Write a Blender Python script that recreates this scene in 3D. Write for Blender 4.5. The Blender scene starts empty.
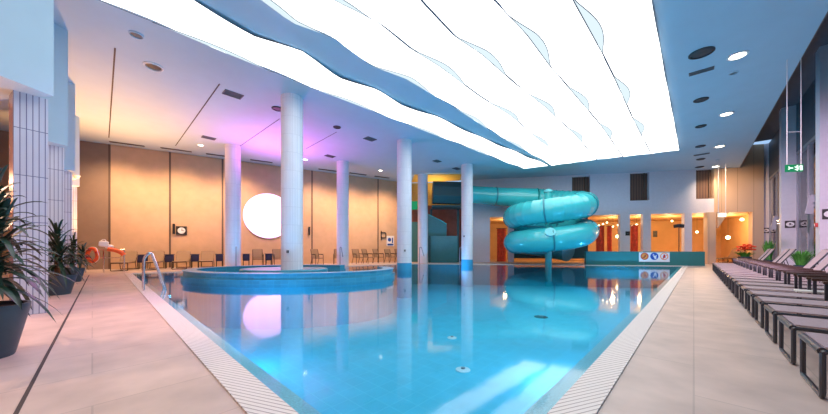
import bpy, bmesh, math, random
from mathutils import Vector, Matrix
from mathutils.geometry import tessellate_polygon
random.seed(7)
PI = math.pi
SC = bpy.context.scene
COL = SC.collection
CAMZ = 1.04
CEIL = 6.14
F = 300.0
HZ = 248.0
U = (0.682, 0.7314)     # direction of the long window wall
W = (0.7314, -0.682)    # from the pool towards the window wall

# ------------------------------------------------------------------ helpers
def UW(u, w):
    return (u * U[0] + w * W[0], u * U[1] + w * W[1])

def at_floor(px, py, z=0.0):
    y = (CAMZ - z) * F / (py - HZ)
    return Vector(((px - 414) / F * y, y, z))

def at_ceil(px, py, z=CEIL):
    y = (z - CAMZ) * F / (HZ - py)
    return Vector(((px - 414) / F * y, y, z))

def link(o):
    COL.objects.link(o)
    return o

def obj(name, bm, mat, parent=None, smooth=True, autosmooth=35):
    me = bpy.data.meshes.new(name)
    if any(len(e.link_faces) != 1 for e in bm.edges) and name not in ('pool_water',):
        bmesh.ops.recalc_face_normals(bm, faces=bm.faces[:])
    if name in ('pool_water', 'floor'):
        for f in bm.faces:
            f.normal_update()
            if f.normal.z < -0.5:
                f.normal_flip()
    bm.to_mesh(me)
    bm.free()
    mats = mat if isinstance(mat, (list, tuple)) else [mat]
    for m in mats:
        me.materials.append(m)
    if smooth:
        me.polygons.foreach_set('use_smooth', [True] * len(me.polygons))
        try:
            me.set_sharp_from_angle(angle=math.radians(autosmooth))
        except Exception:
            pass
    o = link(bpy.data.objects.new(name, me))
    if parent is not None:
        o.parent = parent
    return o

def tag(o, label, cat, group=None, kind=None):
    o['label'] = label
    o['category'] = cat
    if group:
        o['group'] = group
    if kind:
        o['kind'] = kind
    return o

def struct(name, bm, mat, parent=None, **k):
    o = obj(name, bm, mat, parent, **k)
    if parent is None:
        o['kind'] = 'structure'
    return o

def thing(name, label, cat, loc=(0, 0, 0), rz=0.0, group=None):
    o = link(bpy.data.objects.new(name, None))
    o.empty_display_size = 0.2
    o.location = loc
    o.rotation_euler = (0, 0, rz)
    return tag(o, label, cat, group)

def dup(root, loc, rz, label, group=None):
    r = root.copy()
    link(r)
    r.location = loc
    r.rotation_euler = (0, 0, rz)
    r['label'] = label
    if group:
        r['group'] = group
    for ch in list(root.children):
        c = ch.copy()
        link(c)
        c.parent = r
        for g in list(ch.children):
            d = g.copy()
            link(d)
            d.parent = c
    return r

def BM():
    return bmesh.new()

def box(bm, c, s, rz=0.0, bev=0.0, rx=0.0, ry=0.0):
    r = bmesh.ops.create_cube(bm, size=1.0)
    vs = r['verts']
    m = Matrix.Translation(c) @ Matrix.Rotation(rz, 4, 'Z') @ Matrix.Rotation(ry, 4, 'Y') @ Matrix.Rotation(rx, 4, 'X') @ Matrix.Diagonal((s[0], s[1], s[2], 1))
    bmesh.ops.transform(bm, matrix=m, verts=vs)
    if bev > 0:
        es = list({e for v in vs for e in v.link_edges})
        bmesh.ops.bevel(bm, geom=es, offset=bev, segments=2, affect='EDGES', profile=0.5)
    return bm

def wallbox(bm, a, b, z0, z1, t, side=1):
    """upright slab from plan point a to b, thickness t to the left of a->b (side=1) or right (-1)"""
    ax, ay = a[0], a[1]
    bx, by = b[0], b[1]
    L = math.hypot(bx - ax, by - ay)
    dx, dy = (bx - ax) / L, (by - ay) / L
    nx, ny = -dy * side, dx * side
    c = ((ax + bx) / 2 + nx * t / 2, (ay + by) / 2 + ny * t / 2, (z0 + z1) / 2)
    return box(bm, c, (L, t, z1 - z0), rz=math.atan2(dy, dx))

def prism(bm, poly, z0, z1):
    n = len(poly)
    lo = [bm.verts.new((p[0], p[1], z0)) for p in poly]
    hi = [bm.verts.new((p[0], p[1], z1)) for p in poly]
    bm.faces.new(lo[::-1])
    bm.faces.new(hi)
    for i in range(n):
        bm.faces.new((lo[i], lo[(i + 1) % n], hi[(i + 1) % n], hi[i]))
    return bm

def ring_prism(bm, inner, outer, z0, z1):
    n = len(inner)
    g = [[bm.verts.new((p[0], p[1], z)) for p in poly] for poly, z in ((inner, z1), (outer, z1), (outer, z0), (inner, z0))]
    for i in range(n):
        j = (i + 1) % n
        for k in range(4):
            a, b = g[k], g[(k + 1) % 4]
            bm.faces.new((a[i], a[j], b[j], b[i]))
    return bm

def flat_poly(bm, outer, holes, z):
    loops = [[Vector((p[0], p[1], 0)) for p in outer]] + [[Vector((p[0], p[1], 0)) for p in h] for h in holes]
    pts = [p for l in loops for p in l]
    vs = [bm.verts.new((p.x, p.y, z)) for p in pts]
    for t in tessellate_polygon(loops):
        try:
            bm.faces.new([vs[i] for i in t])
        except ValueError:
            pass
    return bm

def tube(bm, pts, r, n=8, closed=False, caps=True, flat=None):
    """circle (or flat=(a,b) ellipse-like box) swept on a polyline; r may be a list"""
    pts = [Vector(p) for p in pts]
    N = len(pts)
    rs = r if isinstance(r, (list, tuple)) else [r] * N
    tang = []
    for i in range(N):
        if closed:
            t = (pts[(i + 1) % N] - pts[i - 1])
        elif i == 0:
            t = pts[1] - pts[0]
        elif i == N - 1:
            t = pts[-1] - pts[-2]
        else:
            t = (pts[i + 1] - pts[i]).normalized() + (pts[i] - pts[i - 1]).normalized()
        tang.append(t.normalized())
    up = Vector((0, 0, 1))
    if abs(tang[0].dot(up)) > 0.95:
        up = Vector((0, 1, 0))
    nrm = (up - tang[0] * up.dot(tang[0])).normalized()
    rings = []
    for i in range(N):
        t = tang[i]
        nrm = (nrm - t * nrm.dot(t))
        nrm = nrm.normalized() if nrm.length > 1e-6 else t.orthogonal().normalized()
        bi = t.cross(nrm)
        sc = 1.0
        if 0 < i < N - 1 and not closed:
            c = (pts[i + 1] - pts[i]).normalized().dot(t)
            sc = 1.0 / max(c, 0.6)
        ring = []
        for k in range(n):
            a = 2 * PI * k / n + PI / n
            ring.append(bm.verts.new(pts[i] + (nrm * math.cos(a) + bi * math.sin(a)) * rs[i] * (sc if n <= 4 else 1)))
        rings.append(ring)
    M = N if closed else N - 1
    for i in range(M):
        a, b = rings[i], rings[(i + 1) % N]
        for k in range(n):
            bm.faces.new((a[k], a[(k + 1) % n], b[(k + 1) % n], b[k]))
    if caps and not closed:
        bm.faces.new(rings[0][::-1])
        bm.faces.new(rings[-1])
    return bm

def lathe(bm, prof, c=(0, 0, 0), n=32, caps=True):
    rings = []
    for (r, z) in prof:
        rings.append([bm.verts.new((c[0] + r * math.cos(2 * PI * k / n), c[1] + r * math.sin(2 * PI * k / n), c[2] + z)) for k in range(n)])
    for a, b in zip(rings, rings[1:]):
        for k in range(n):
            bm.faces.new((a[k], a[(k + 1) % n], b[(k + 1) % n], b[k]))
    if caps:
        bm.faces.new(rings[0][::-1])
        bm.faces.new(rings[-1])
    return bm

def disc(bm, c, r, ax, ay, t, n=24, r2=None):
    """thick disc whose plane is spanned by unit vectors ax, ay; thickness t along ax x ay"""
    ax, ay, c = Vector(ax), Vector(ay), Vector(c)
    nz = ax.cross(ay).normalized()
    r2 = r2 or r
    lo = [bm.verts.new(c + ax * r * math.cos(2 * PI * k / n) + ay * r2 * math.sin(2 * PI * k / n)) for k in range(n)]
    hi = [bm.verts.new(v.co + nz * t) for v in lo]
    bm.faces.new(lo[::-1])
    bm.faces.new(hi)
    for k in range(n):
        bm.faces.new((lo[k], lo[(k + 1) % n], hi[(k + 1) % n], hi[k]))
    return bm

def obox(bm, c, ax, ay, az, s):
    """box with its own axes"""
    ax, ay, az = Vector(ax), Vector(ay), Vector(az)
    r = bmesh.ops.create_cube(bm, size=1.0)
    for v in r['verts']:
        p = v.co.copy()
        v.co = Vector(c) + ax * p.x * s[0] + ay * p.y * s[1] + az * p.z * s[2]
    return bm

def arc(c, r, a0, a1, n, axis_a, axis_b):
    c, A, B = Vector(c), Vector(axis_a), Vector(axis_b)
    return [c + A * r * math.cos(a0 + (a1 - a0) * i / n) + B * r * math.sin(a0 + (a1 - a0) * i / n) for i in range(n + 1)]

def round_path(pts, r=0.05, n=4):
    pts = [Vector(p) for p in pts]
    out = [pts[0]]
    for i in range(1, len(pts) - 1):
        p, a, b = pts[i], pts[i - 1], pts[i + 1]
        da, db = (a - p), (b - p)
        rr = min(r, da.length * 0.45, db.length * 0.45)
        s, e = p + da.normalized() * rr, p + db.normalized() * rr
        for k in range(n + 1):
            t = k / n
            out.append(s * (1 - t) ** 2 + p * 2 * t * (1 - t) + e * t * t)
    out.append(pts[-1])
    return out

# ------------------------------------------------------------------ materials
def mat(name, col, rough=0.6, metal=0.0, noise=0.0, nscale=8.0, bump=0.0, bscale=40.0, emit=None, estr=0.0, spec=0.5, coat=0.0):
    m = bpy.data.materials.new(name)
    m.use_nodes = True
    nt = m.node_tree
    b = nt.nodes['Principled BSDF']
    b.inputs['Base Color'].default_value = (*col, 1)
    b.inputs['Roughness'].default_value = rough
    b.inputs['Metallic'].default_value = metal
    b.inputs['Specular IOR Level'].default_value = spec
    if coat:
        b.inputs['Coat Weight'].default_value = coat
        b.inputs['Coat Roughness'].default_value = 0.08
    tc = nt.nodes.new('ShaderNodeTexCoord')
    if noise > 0:
        n = nt.nodes.new('ShaderNodeTexNoise')
        n.inputs['Scale'].default_value = nscale
        n.inputs['Detail'].default_value = 5
        nt.links.new(tc.outputs['Object'], n.inputs['Vector'])
        r = nt.nodes.new('ShaderNodeValToRGB')
        r.color_ramp.elements[0].position = 0.3
        r.color_ramp.elements[1].position = 0.7
        r.color_ramp.elements[0].color = (*[max(0, c * (1 - noise)) for c in col], 1)
        r.color_ramp.elements[1].color = (*[min(1, c * (1 + noise)) for c in col], 1)
        nt.links.new(n.outputs['Fac'], r.inputs['Fac'])
        nt.links.new(r.outputs['Color'], b.inputs['Base Color'])
    if bump > 0:
        n2 = nt.nodes.new('ShaderNodeTexNoise')
        n2.inputs['Scale'].default_value = bscale
        nt.links.new(tc.outputs['Object'], n2.inputs['Vector'])
        bp = nt.nodes.new('ShaderNodeBump')
        bp.inputs['Strength'].default_value = bump
        bp.inputs['Distance'].default_value = 0.02
        nt.links.new(n2.outputs['Fac'], bp.inputs['Height'])
        nt.links.new(bp.outputs['Normal'], b.inputs['Normal'])
    if emit:
        b.inputs['Emission Color'].default_value = (*emit, 1)
        b.inputs['Emission Strength'].default_value = estr
    return m

def grid_mat(name, col, joint, sx, sy, gap=0.04, rough=0.5, rz=0.0, planar='XY', noise=0.06, var=0.08, offset=0.0, spec=0.5, nscale=3.0):
    """tiles: brick texture in world/object coordinates; planar XY (floor), U (along the surface's x, z)"""
    m = bpy.data.materials.new(name)
    m.use_nodes = True
    nt = m.node_tree
    L = nt.links.new
    b = nt.nodes['Principled BSDF']
    b.inputs['Roughness'].default_value = rough
    b.inputs['Specular IOR Level'].default_value = spec
    tc = nt.nodes.new('ShaderNodeTexCoord')
    mp = nt.nodes.new('ShaderNodeMapping')
    mp.vector_type = 'TEXTURE'
    mp.inputs['Rotation'].default_value = (0, 0, rz)
    L(tc.outputs['Object'], mp.inputs['Vector'])
    src = mp.outputs['Vector']
    if planar != 'XY':
        sp = nt.nodes.new('ShaderNodeSeparateXYZ')
        cb = nt.nodes.new('ShaderNodeCombineXYZ')
        L(src, sp.inputs[0])
        L(sp.outputs['X'], cb.inputs['X'])
        L(sp.outputs['Z'], cb.inputs['Y'])
        src = cb.outputs[0]
    br = nt.nodes.new('ShaderNodeTexBrick')
    br.offset = offset
    br.inputs['Scale'].default_value = 1.0
    br.inputs['Brick Width'].default_value = sx
    br.inputs['Row Height'].default_value = sy
    br.inputs['Mortar Size'].default_value = gap * min(sx, sy)
    br.inputs['Mortar Smooth'].default_value = 0.1
    br.inputs['Color1'].default_value = (*[c * (1 - var) for c in col], 1)
    br.inputs['Color2'].default_value = (*[min(1, c * (1 + var)) for c in col], 1)
    br.inputs['Mortar'].default_value = (*joint, 1)
    L(src, br.inputs['Vector'])
    n = nt.nodes.new('ShaderNodeTexNoise')
    n.inputs['Scale'].default_value = nscale
    n.inputs['Detail'].default_value = 6
    L(tc.outputs['Object'], n.inputs['Vector'])
    mr = nt.nodes.new('ShaderNodeMapRange')
    mr.inputs['From Min'].default_value = 0.3
    mr.inputs['From Max'].default_value = 0.7
    mr.inputs['To Min'].default_value = 1 - noise
    mr.inputs['To Max'].default_value = 1 + noise
    L(n.outputs['Fac'], mr.inputs['Value'])
    mx = nt.nodes.new('ShaderNodeMix')
    mx.data_type = 'RGBA'
    mx.blend_type = 'MULTIPLY'
    mx.inputs['Factor'].default_value = 1.0
    L(br.outputs['Color'], mx.inputs['A'])
    L(mr.outputs['Result'], mx.inputs['B'])
    L(mx.outputs['Result'], b.inputs['Base Color'])
    return m

def stripe_mat(name, col, dark, direction, pitch, duty=0.3, rough=0.5):
    """fine grooves at right angles to a plan direction"""
    m = bpy.data.materials.new(name)
    m.use_nodes = True
    nt = m.node_tree
    L = nt.links.new
    b = nt.nodes['Principled BSDF']
    b.inputs['Roughness'].default_value = rough
    tc = nt.nodes.new('ShaderNodeTexCoord')
    dt = nt.nodes.new('ShaderNodeVectorMath')
    dt.operation = 'DOT_PRODUCT'
    L(tc.outputs['Object'], dt.inputs[0])
    dt.inputs[1].default_value = (direction[0] / pitch, direction[1] / pitch, direction[2] / pitch if len(direction) > 2 else 0)
    fr = nt.nodes.new('ShaderNodeMath')
    fr.operation = 'FRACT'
    L(dt.outputs['Value'], fr.inputs[0])
    lt = nt.nodes.new('ShaderNodeMath')
    lt.operation = 'LESS_THAN'
    L(fr.outputs[0], lt.inputs[0])
    lt.inputs[1].default_value = duty
    mx = nt.nodes.new('ShaderNodeMix')
    mx.data_type = 'RGBA'
    L(lt.outputs[0], mx.inputs['Factor'])
    mx.inputs['A'].default_value = (*col, 1)
    mx.inputs['B'].default_value = (*dark, 1)
    L(mx.outputs['Result'], b.inputs['Base Color'])
    return m

def emit_mat(name, col, s):
    m = bpy.data.materials.new(name)
    m.use_nodes = True
    nt = m.node_tree
    nt.nodes.remove(nt.nodes['Principled BSDF'])
    e = nt.nodes.new('ShaderNodeEmission')
    e.inputs['Color'].default_value = (*col, 1)
    e.inputs['Strength'].default_value = s
    nt.links.new(e.outputs[0], nt.nodes['Material Output'].inputs['Surface'])
    return m

def glass_mat(name, tint, ior=1.33, rough=0.0, bump=0.0, bscale=2.0):
    m = bpy.data.materials.new(name)
    m.use_nodes = True
    nt = m.node_tree
    L = nt.links.new
    nt.nodes.remove(nt.nodes['Principled BSDF'])
    fr = nt.nodes.new('ShaderNodeFresnel')
    fr.inputs['IOR'].default_value = ior
    tr = nt.nodes.new('ShaderNodeBsdfTransparent')
    tr.inputs['Color'].default_value = (*tint, 1)
    gl = nt.nodes.new('ShaderNodeBsdfGlossy')
    gl.inputs['Roughness'].default_value = rough
    gl.inputs['Color'].default_value = (1, 1, 1, 1)
    mx = nt.nodes.new('ShaderNodeMixShader')
    L(fr.outputs[0], mx.inputs[0])
    L(tr.outputs[0], mx.inputs[1])
    L(gl.outputs[0], mx.inputs[2])
    L(mx.outputs[0], nt.nodes['Material Output'].inputs['Surface'])
    if bump > 0:
        tc = nt.nodes.new('ShaderNodeTexCoord')
        n = nt.nodes.new('ShaderNodeTexNoise')
        n.inputs['Scale'].default_value = bscale
        n.inputs['Detail'].default_value = 2
        L(tc.outputs['Object'], n.inputs['Vector'])
        bp = nt.nodes.new('ShaderNodeBump')
        bp.inputs['Strength'].default_value = bump
        bp.inputs['Distance'].default_value = 0.02
        L(n.outputs['Fac'], bp.inputs['Height'])
        L(bp.outputs['Normal'], gl.inputs['Normal'])
        L(bp.outputs['Normal'], fr.inputs['Normal'])
    return m

UANG = math.atan2(U[1], U[0])
M = {}
M['deck'] = grid_mat('deck stone', (0.57, 0.455, 0.405), (0.45, 0.36, 0.32), 1.45, 0.725, gap=0.008, rough=0.42, rz=UANG, noise=0.14, var=0.03, offset=0.5, nscale=2.6)
M['joint'] = mat('dark joint', (0.045, 0.035, 0.04), 0.7)
M['coping_left'] = stripe_mat('grooved coping stone', (0.78, 0.73, 0.70), (0.36, 0.30, 0.29), (0.33, 0.943), 0.034, 0.22)
M['coping_right'] = stripe_mat('grooved coping stone across', (0.78, 0.73, 0.70), (0.36, 0.30, 0.29), (-0.345, 0.94), 0.034, 0.22)
M['coping'] = mat('coping stone', (0.75, 0.70, 0.66), 0.5, noise=0.05)
M['pool_tile'] = grid_mat('pool floor mosaic', (0.09, 0.58, 0.78), (0.13, 0.64, 0.83), 0.30, 0.30, gap=0.03, rough=0.5, rz=UANG, noise=0.05, var=0.03)
M['pool_wall'] = grid_mat('pool wall mosaic', (0.07, 0.38, 0.62), (0.14, 0.48, 0.70), 0.15, 0.15, gap=0.05, rough=0.4, planar='XZ', noise=0.04)
M['lip'] = mat('pale overflow lip mosaic', (0.35, 0.68, 0.78), 0.45, noise=0.18, nscale=60)
M['water'] = glass_mat('pool water', (0.72, 0.93, 0.99), 1.33, 0.06, bump=0.05, bscale=1.6)
M['basin'] = grid_mat('blue basin mosaic', (0.045, 0.32, 0.48), (0.07, 0.40, 0.56), 0.20, 0.10, gap=0.05, rough=0.3, planar='XZ', noise=0.06, var=0.12)
M['ceiling'] = mat('light-tinted ceiling plaster', (0.43, 0.56, 0.66), 0.75, noise=0.02, nscale=2)  # blue light bounced off the pool is mixed into this colour
M['white'] = mat('light-tinted white plaster', (0.45, 0.58, 0.66), 0.6, noise=0.02, nscale=2)  # white walls, with the blue light on them put into the colour
M['soffit_edge'] = mat('brown slab edge', (0.20, 0.13, 0.11), 0.6, noise=0.1)
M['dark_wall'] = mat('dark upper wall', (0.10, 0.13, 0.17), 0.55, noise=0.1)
M['wall_tile'] = grid_mat('slim white wall tiles', (0.56, 0.61, 0.72), (0.16, 0.18, 0.30), 0.062, 0.72, gap=0.09, rough=0.25, planar='XZ', noise=0.03, var=0.04)
M['beige_wall'] = mat('beige panelled wall', (0.58, 0.39, 0.25), 0.6, noise=0.06, nscale=2.5)
M['brown_wall'] = mat('brown wall panel', (0.27, 0.19, 0.14), 0.6, noise=0.06, nscale=2.5)
M['seam'] = mat('wall seam strip', (0.12, 0.08, 0.06), 0.6)
M['wood'] = stripe_mat('orange wood boarding', (0.50, 0.20, 0.07), (0.20, 0.07, 0.025), (0.73, 0.68), 0.16, 0.08)
M['facade'] = mat('pale lilac facade', (0.66, 0.65, 0.72), 0.6, noise=0.03)
M['facade_beige'] = stripe_mat('beige wood panelling', (0.62, 0.43, 0.28), (0.30, 0.18, 0.10), (0.979, -0.207), 0.85, 0.02)
M['window_brown'] = stripe_mat('brown slatted window blind', (0.16, 0.085, 0.055), (0.07, 0.035, 0.03), (0.979, -0.207), 0.16, 0.3)
M['orange_wall'] = mat('orange inner wall', (0.66, 0.42, 0.20), 0.6, noise=0.08, nscale=1.2)
M['room_floor'] = mat('inner room floor', (0.45, 0.30, 0.18), 0.5, noise=0.1)
M['teal_wall'] = grid_mat('teal tiled low wall', (0.03, 0.20, 0.20), (0.08, 0.32, 0.33), 3.2, 3.0, gap=0.006, rough=0.4, planar='XZ', noise=0.04)
M['teal_panel'] = mat('teal painted panel', (0.04, 0.20, 0.22), 0.4, noise=0.06)
M['teal_dark'] = mat('dark teal panel', (0.015, 0.075, 0.085), 0.45, noise=0.06)
M['slide'] = mat('turquoise fibreglass', (0.05, 0.54, 0.56), 0.25, noise=0.03, nscale=2, coat=0.5)
M['slide_joint'] = mat('slide flange', (0.02, 0.24, 0.29), 0.35)
M['slide_pale'] = mat('pale turquoise cap', (0.15, 0.62, 0.66), 0.3)
M['column'] = grid_mat('white fluted mosaic', (0.84, 0.82, 0.86), (0.66, 0.64, 0.69), 0.046, 0.6, gap=0.12, rough=0.35, planar='XZ', noise=0.02, var=0.03)
M['column_blue'] = mat('blue mosaic base', (0.05, 0.36, 0.60), 0.3, noise=0.08, nscale=30)
M['panel'] = emit_mat('luminous stretch membrane', (0.96, 0.985, 1.0), 2.3)
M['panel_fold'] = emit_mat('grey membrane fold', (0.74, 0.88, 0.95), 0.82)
M['bead'] = mat('dark membrane bead', (0.03, 0.06, 0.10), 0.5)
M['disc_lamp'] = emit_mat('glowing disc lamp', (1.0, 0.50, 0.95), 2.5)
M['bulb'] = emit_mat('warm bulb', (1.0, 0.72, 0.36), 9.0)
M['downlight'] = emit_mat('downlight glow', (1.0, 0.86, 0.66), 9.0)
M['trim_white'] = mat('white metal trim', (0.75, 0.75, 0.75), 0.4)
M['vent_dark'] = mat('dark vent', (0.035, 0.035, 0.04), 0.6)
M['vent_grey'] = mat('grey vent', (0.13, 0.14, 0.15), 0.6)
M['black'] = mat('black plastic', (0.012, 0.012, 0.014), 0.45)
M['frame'] = mat('dark lounger tube', (0.028, 0.030, 0.042), 0.28, spec=0.7)
M['frame_brown'] = mat('dark brown wood arm', (0.055, 0.025, 0.018), 0.32, noise=0.2, nscale=14)
M['mesh'] = mat('mauve sling mesh', (0.41, 0.31, 0.34), 0.7, noise=0.05, nscale=30, bump=0.2, bscale=160)
M['mesh_beige'] = mat('beige sling mesh', (0.28, 0.19, 0.12), 0.75, noise=0.05, nscale=30)
M['navy'] = mat('navy fabric', (0.012, 0.018, 0.075), 0.7, noise=0.15)
M['steel'] = mat('polished steel', (0.72, 0.72, 0.74), 0.18, metal=1.0)
M['orange'] = mat('orange plastic', (0.80, 0.12, 0.03), 0.4)
M['white_plastic'] = mat('white plastic', (0.82, 0.80, 0.76), 0.4)
M['pot'] = mat('slate blue pot', (0.035, 0.065, 0.10), 0.45, noise=0.12, nscale=6)
M['soil'] = mat('soil', (0.03, 0.02, 0.015), 0.9, noise=0.3, nscale=30)
M['bark'] = mat('cane bark', (0.14, 0.09, 0.05), 0.85, noise=0.3, nscale=20)
M['leaf'] = mat('dark glossy leaf', (0.009, 0.040, 0.024), 0.38, noise=0.4, nscale=9)
M['leaf_light'] = mat('bright green blade', (0.07, 0.30, 0.045), 0.45, noise=0.35, nscale=12)
M['red_flower'] = mat('red petals', (0.72, 0.06, 0.02), 0.5, noise=0.3, nscale=25)
M['red'] = mat('red plastic', (0.50, 0.03, 0.03), 0.4)
M['red_cloth'] = mat('red curtain', (0.62, 0.07, 0.03), 0.7, noise=0.25, nscale=6)
M['sign_white'] = mat('white sign face', (0.80, 0.80, 0.82), 0.4)
M['sign_blue'] = mat('blue sign ink', (0.02, 0.09, 0.42), 0.4)
M['sign_red'] = mat('red sign ink', (0.62, 0.05, 0.04), 0.4)
M['sign_orange'] = mat('orange sign ink', (0.85, 0.30, 0.06), 0.4)
M['exit_green'] = emit_mat('lit exit green', (0.03, 0.42, 0.18), 0.5)
M['exit_white'] = emit_mat('lit exit pictogram', (0.8, 1.0, 0.9), 1.4)
M['pane'] = glass_mat('window glass', (0.86, 0.93, 0.97), 1.45, 0.0)
M['grey_metal'] = mat('grey metal', (0.30, 0.32, 0.36), 0.4, metal=0.3)
M['poolfitting'] = mat('white pool fitting', (0.75, 0.85, 0.88), 0.4)

# ------------------------------------------------------------------ camera
cam = bpy.data.cameras.new('camera')
cam.sensor_width = 36
cam.lens = 36 * F / 828
cam.shift_y = (HZ - 207) / 828
cam.clip_start = 0.05
cam.clip_end = 200
co = link(bpy.data.objects.new('camera', cam))
co.location = (0, 0, CAMZ)
co.rotation_euler = (PI / 2, 0, 0)
SC.camera = co

# ------------------------------------------------------------------ pool + floor
def offset_poly(poly, d):
    """positive d grows a CCW polygon"""
    n = len(poly)
    out = []
    for i in range(n):
        p0, p1, p2 = Vector(poly[i - 1]), Vector(poly[i]), Vector(poly[(i + 1) % n])
        e1, e2 = (p1 - p0).normalized(), (p2 - p1).normalized()
        n1, n2 = Vector((e1.y, -e1.x)), Vector((e2.y, -e2.x))
        b = (n1 + n2).normalized()
        out.append(tuple(p1 + b * d / max(0.2, b.dot(n1))))
    return out

POOL = [(0.09, 1.09), (15.5, 17.3), (0.2, 19.8), (-11.46, 12.19)]
LIP = offset_poly(POOL, -0.14)
COP = offset_poly(POOL, 0.22)
OUT = [UW(-3.6, 4.2), (25.5, 17.6), (27.5, 29.5), (-2, 31), (-21.5, 14.0), (-14.4, 8.0)]

bm = BM(); flat_poly(bm, OUT, [COP], 0.0)
for i in range(4):          # the deck's cut edge against the coping
    a, b = COP[i], COP[(i + 1) % 4]
    v = [bm.verts.new((a[0], a[1], 0)), bm.verts.new((b[0], b[1], 0)), bm.verts.new((b[0], b[1], -0.3)), bm.verts.new((a[0], a[1], -0.3))]
    bm.faces.new(v)
floor = struct('floor', bm, M['deck'], smooth=False)

mt4 = [M['coping_right'], M['coping'], M['coping'], M['coping_left']]
bm = BM()
for i in range(4):
    j = (i + 1) % 4
    quad = [POOL[i], COP[i], COP[j], POOL[j]]
    k = len(bm.faces)
    prism(bm, quad, -0.3, 0.012)
    bm.faces.ensure_lookup_table()
    for f in bm.faces[k:]:
        f.material_index = i
struct('pool_coping', bm, mt4, smooth=False)

bm = BM()
ring_prism(bm, LIP, POOL, -1.3, -0.035)
struct('pool_edge_lip', bm, M['lip'], smooth=False)
bm = BM()
ring_prism(bm, LIP, offset_poly(LIP, 0.06), -1.32, -0.04)
prism(bm, offset_poly(POOL, 0.1), -1.45, -1.3)
bm.faces.ensure_lookup_table()
struct('pool_basin', bm, M['pool_tile'], smooth=False)

bm = BM(); flat_poly(bm, POOL, [], -0.012)
wtr = obj('pool_water', bm, M['water'], smooth=False)
tag(wtr, 'still turquoise water filling the big swimming pool', 'water', kind='stuff')

# dark slot drain along the deck by the tiled piers
a, b = at_floor(18.4, 414), at_floor(88.5, 277)
d = (b - a).normalized()
a = a - d * 2.5
b = b + d * 1.2
bm = BM(); wallbox(bm, a, b, -0.02, 0.004, 0.022)
struct('trim_1', bm, M['joint'], smooth=False)

# ------------------------------------------------------------------ enclosing walls
def line_hit(p, d, px):
    r = (px - 414) / F
    s = (r * p[1] - p[0]) / (d[0] - r * d[1])
    return s
BWP, BWD = (-9.1, 18.33), (0.856, 0.517)
FP, FD = (8.4, 21.6), (0.979, -0.207)
def bw(px, off=0.0):
    s = line_hit(BWP, BWD, px)
    return Vector((BWP[0] + BWD[0] * s + 0.517 * off, BWP[1] + BWD[1] * s - 0.856 * off, 0))
def bws(s, off=0.0):
    return Vector((BWP[0] + BWD[0] * s + 0.517 * off, BWP[1] + BWD[1] * s - 0.856 * off, 0))
def fp(px, off=0.0):
    p = (FP[0] - 0.207 * off, FP[1] - 0.979 * off)
    s = line_hit(p, FD, px)
    return Vector((p[0] + FD[0] * s, p[1] + FD[1] * s, 0))
def zat(p, py):
    return CAMZ + (HZ - py) / F * p[1]

s_corner = line_hit(BWP, BWD, 409)
s109 = line_hit(BWP, BWD, 109.5)
bm = BM(); wallbox(bm, bws(s109), bws(s_corner + 0.3), 0, CEIL, 0.25, 1)
struct('wall_back', bm, M['beige_wall'], smooth=False)
bm = BM(); wallbox(bm, bws(-11.6), bws(s109), 0, CEIL, 0.25, 1)
struct('wall_back_brown', bm, M['brown_wall'], smooth=False)
for i, px in enumerate((109.5, 170, 222.5, 312, 378)):
    p = bw(px)
    bm = BM(); wallbox(bm, bws(line_hit(BWP, BWD, px) - 0.04), bws(line_hit(BWP, BWD, px) + 0.04), 0, CEIL, 0.02, -1)
    struct('trim_%d' % (i + 2), bm, M['seam'], smooth=False)

bm = BM(); wallbox(bm, UW(-3.2, 3.6), UW(-3.2, -22.4), 0, 7.7, 0.25, -1)
struct('wall_left', bm, M['wood'], smooth=False)

# ------------------------------------------------------------------ ceiling
s743 = line_hit(FP, FD, 745)
CE = [UW(-3.3, 2.1), (FP[0] + FD[0] * s743, FP[1] + FD[1] * s743), (FP[0] - 8.9 * FD[0], FP[1] - 8.9 * FD[1]), tuple(bws(s_corner))[:2], tuple(bws(-11.5))[:2], UW(-3.3, -22.3)]
CE[1] = UW(CE[1][0] * U[0] + CE[1][1] * U[1], 2.12)
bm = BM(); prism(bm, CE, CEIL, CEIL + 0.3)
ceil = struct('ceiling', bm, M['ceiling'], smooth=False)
bm = BM(); wallbox(bm, CE[0], CE[1], CEIL, 7.6, 0.02, -1)
struct('trim_7', bm, M['soffit_edge'], smooth=False)
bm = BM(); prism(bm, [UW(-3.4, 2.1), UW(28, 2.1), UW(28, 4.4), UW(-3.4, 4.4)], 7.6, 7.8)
struct('ceiling_high', bm, M['dark_wall'], smooth=False)

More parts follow.
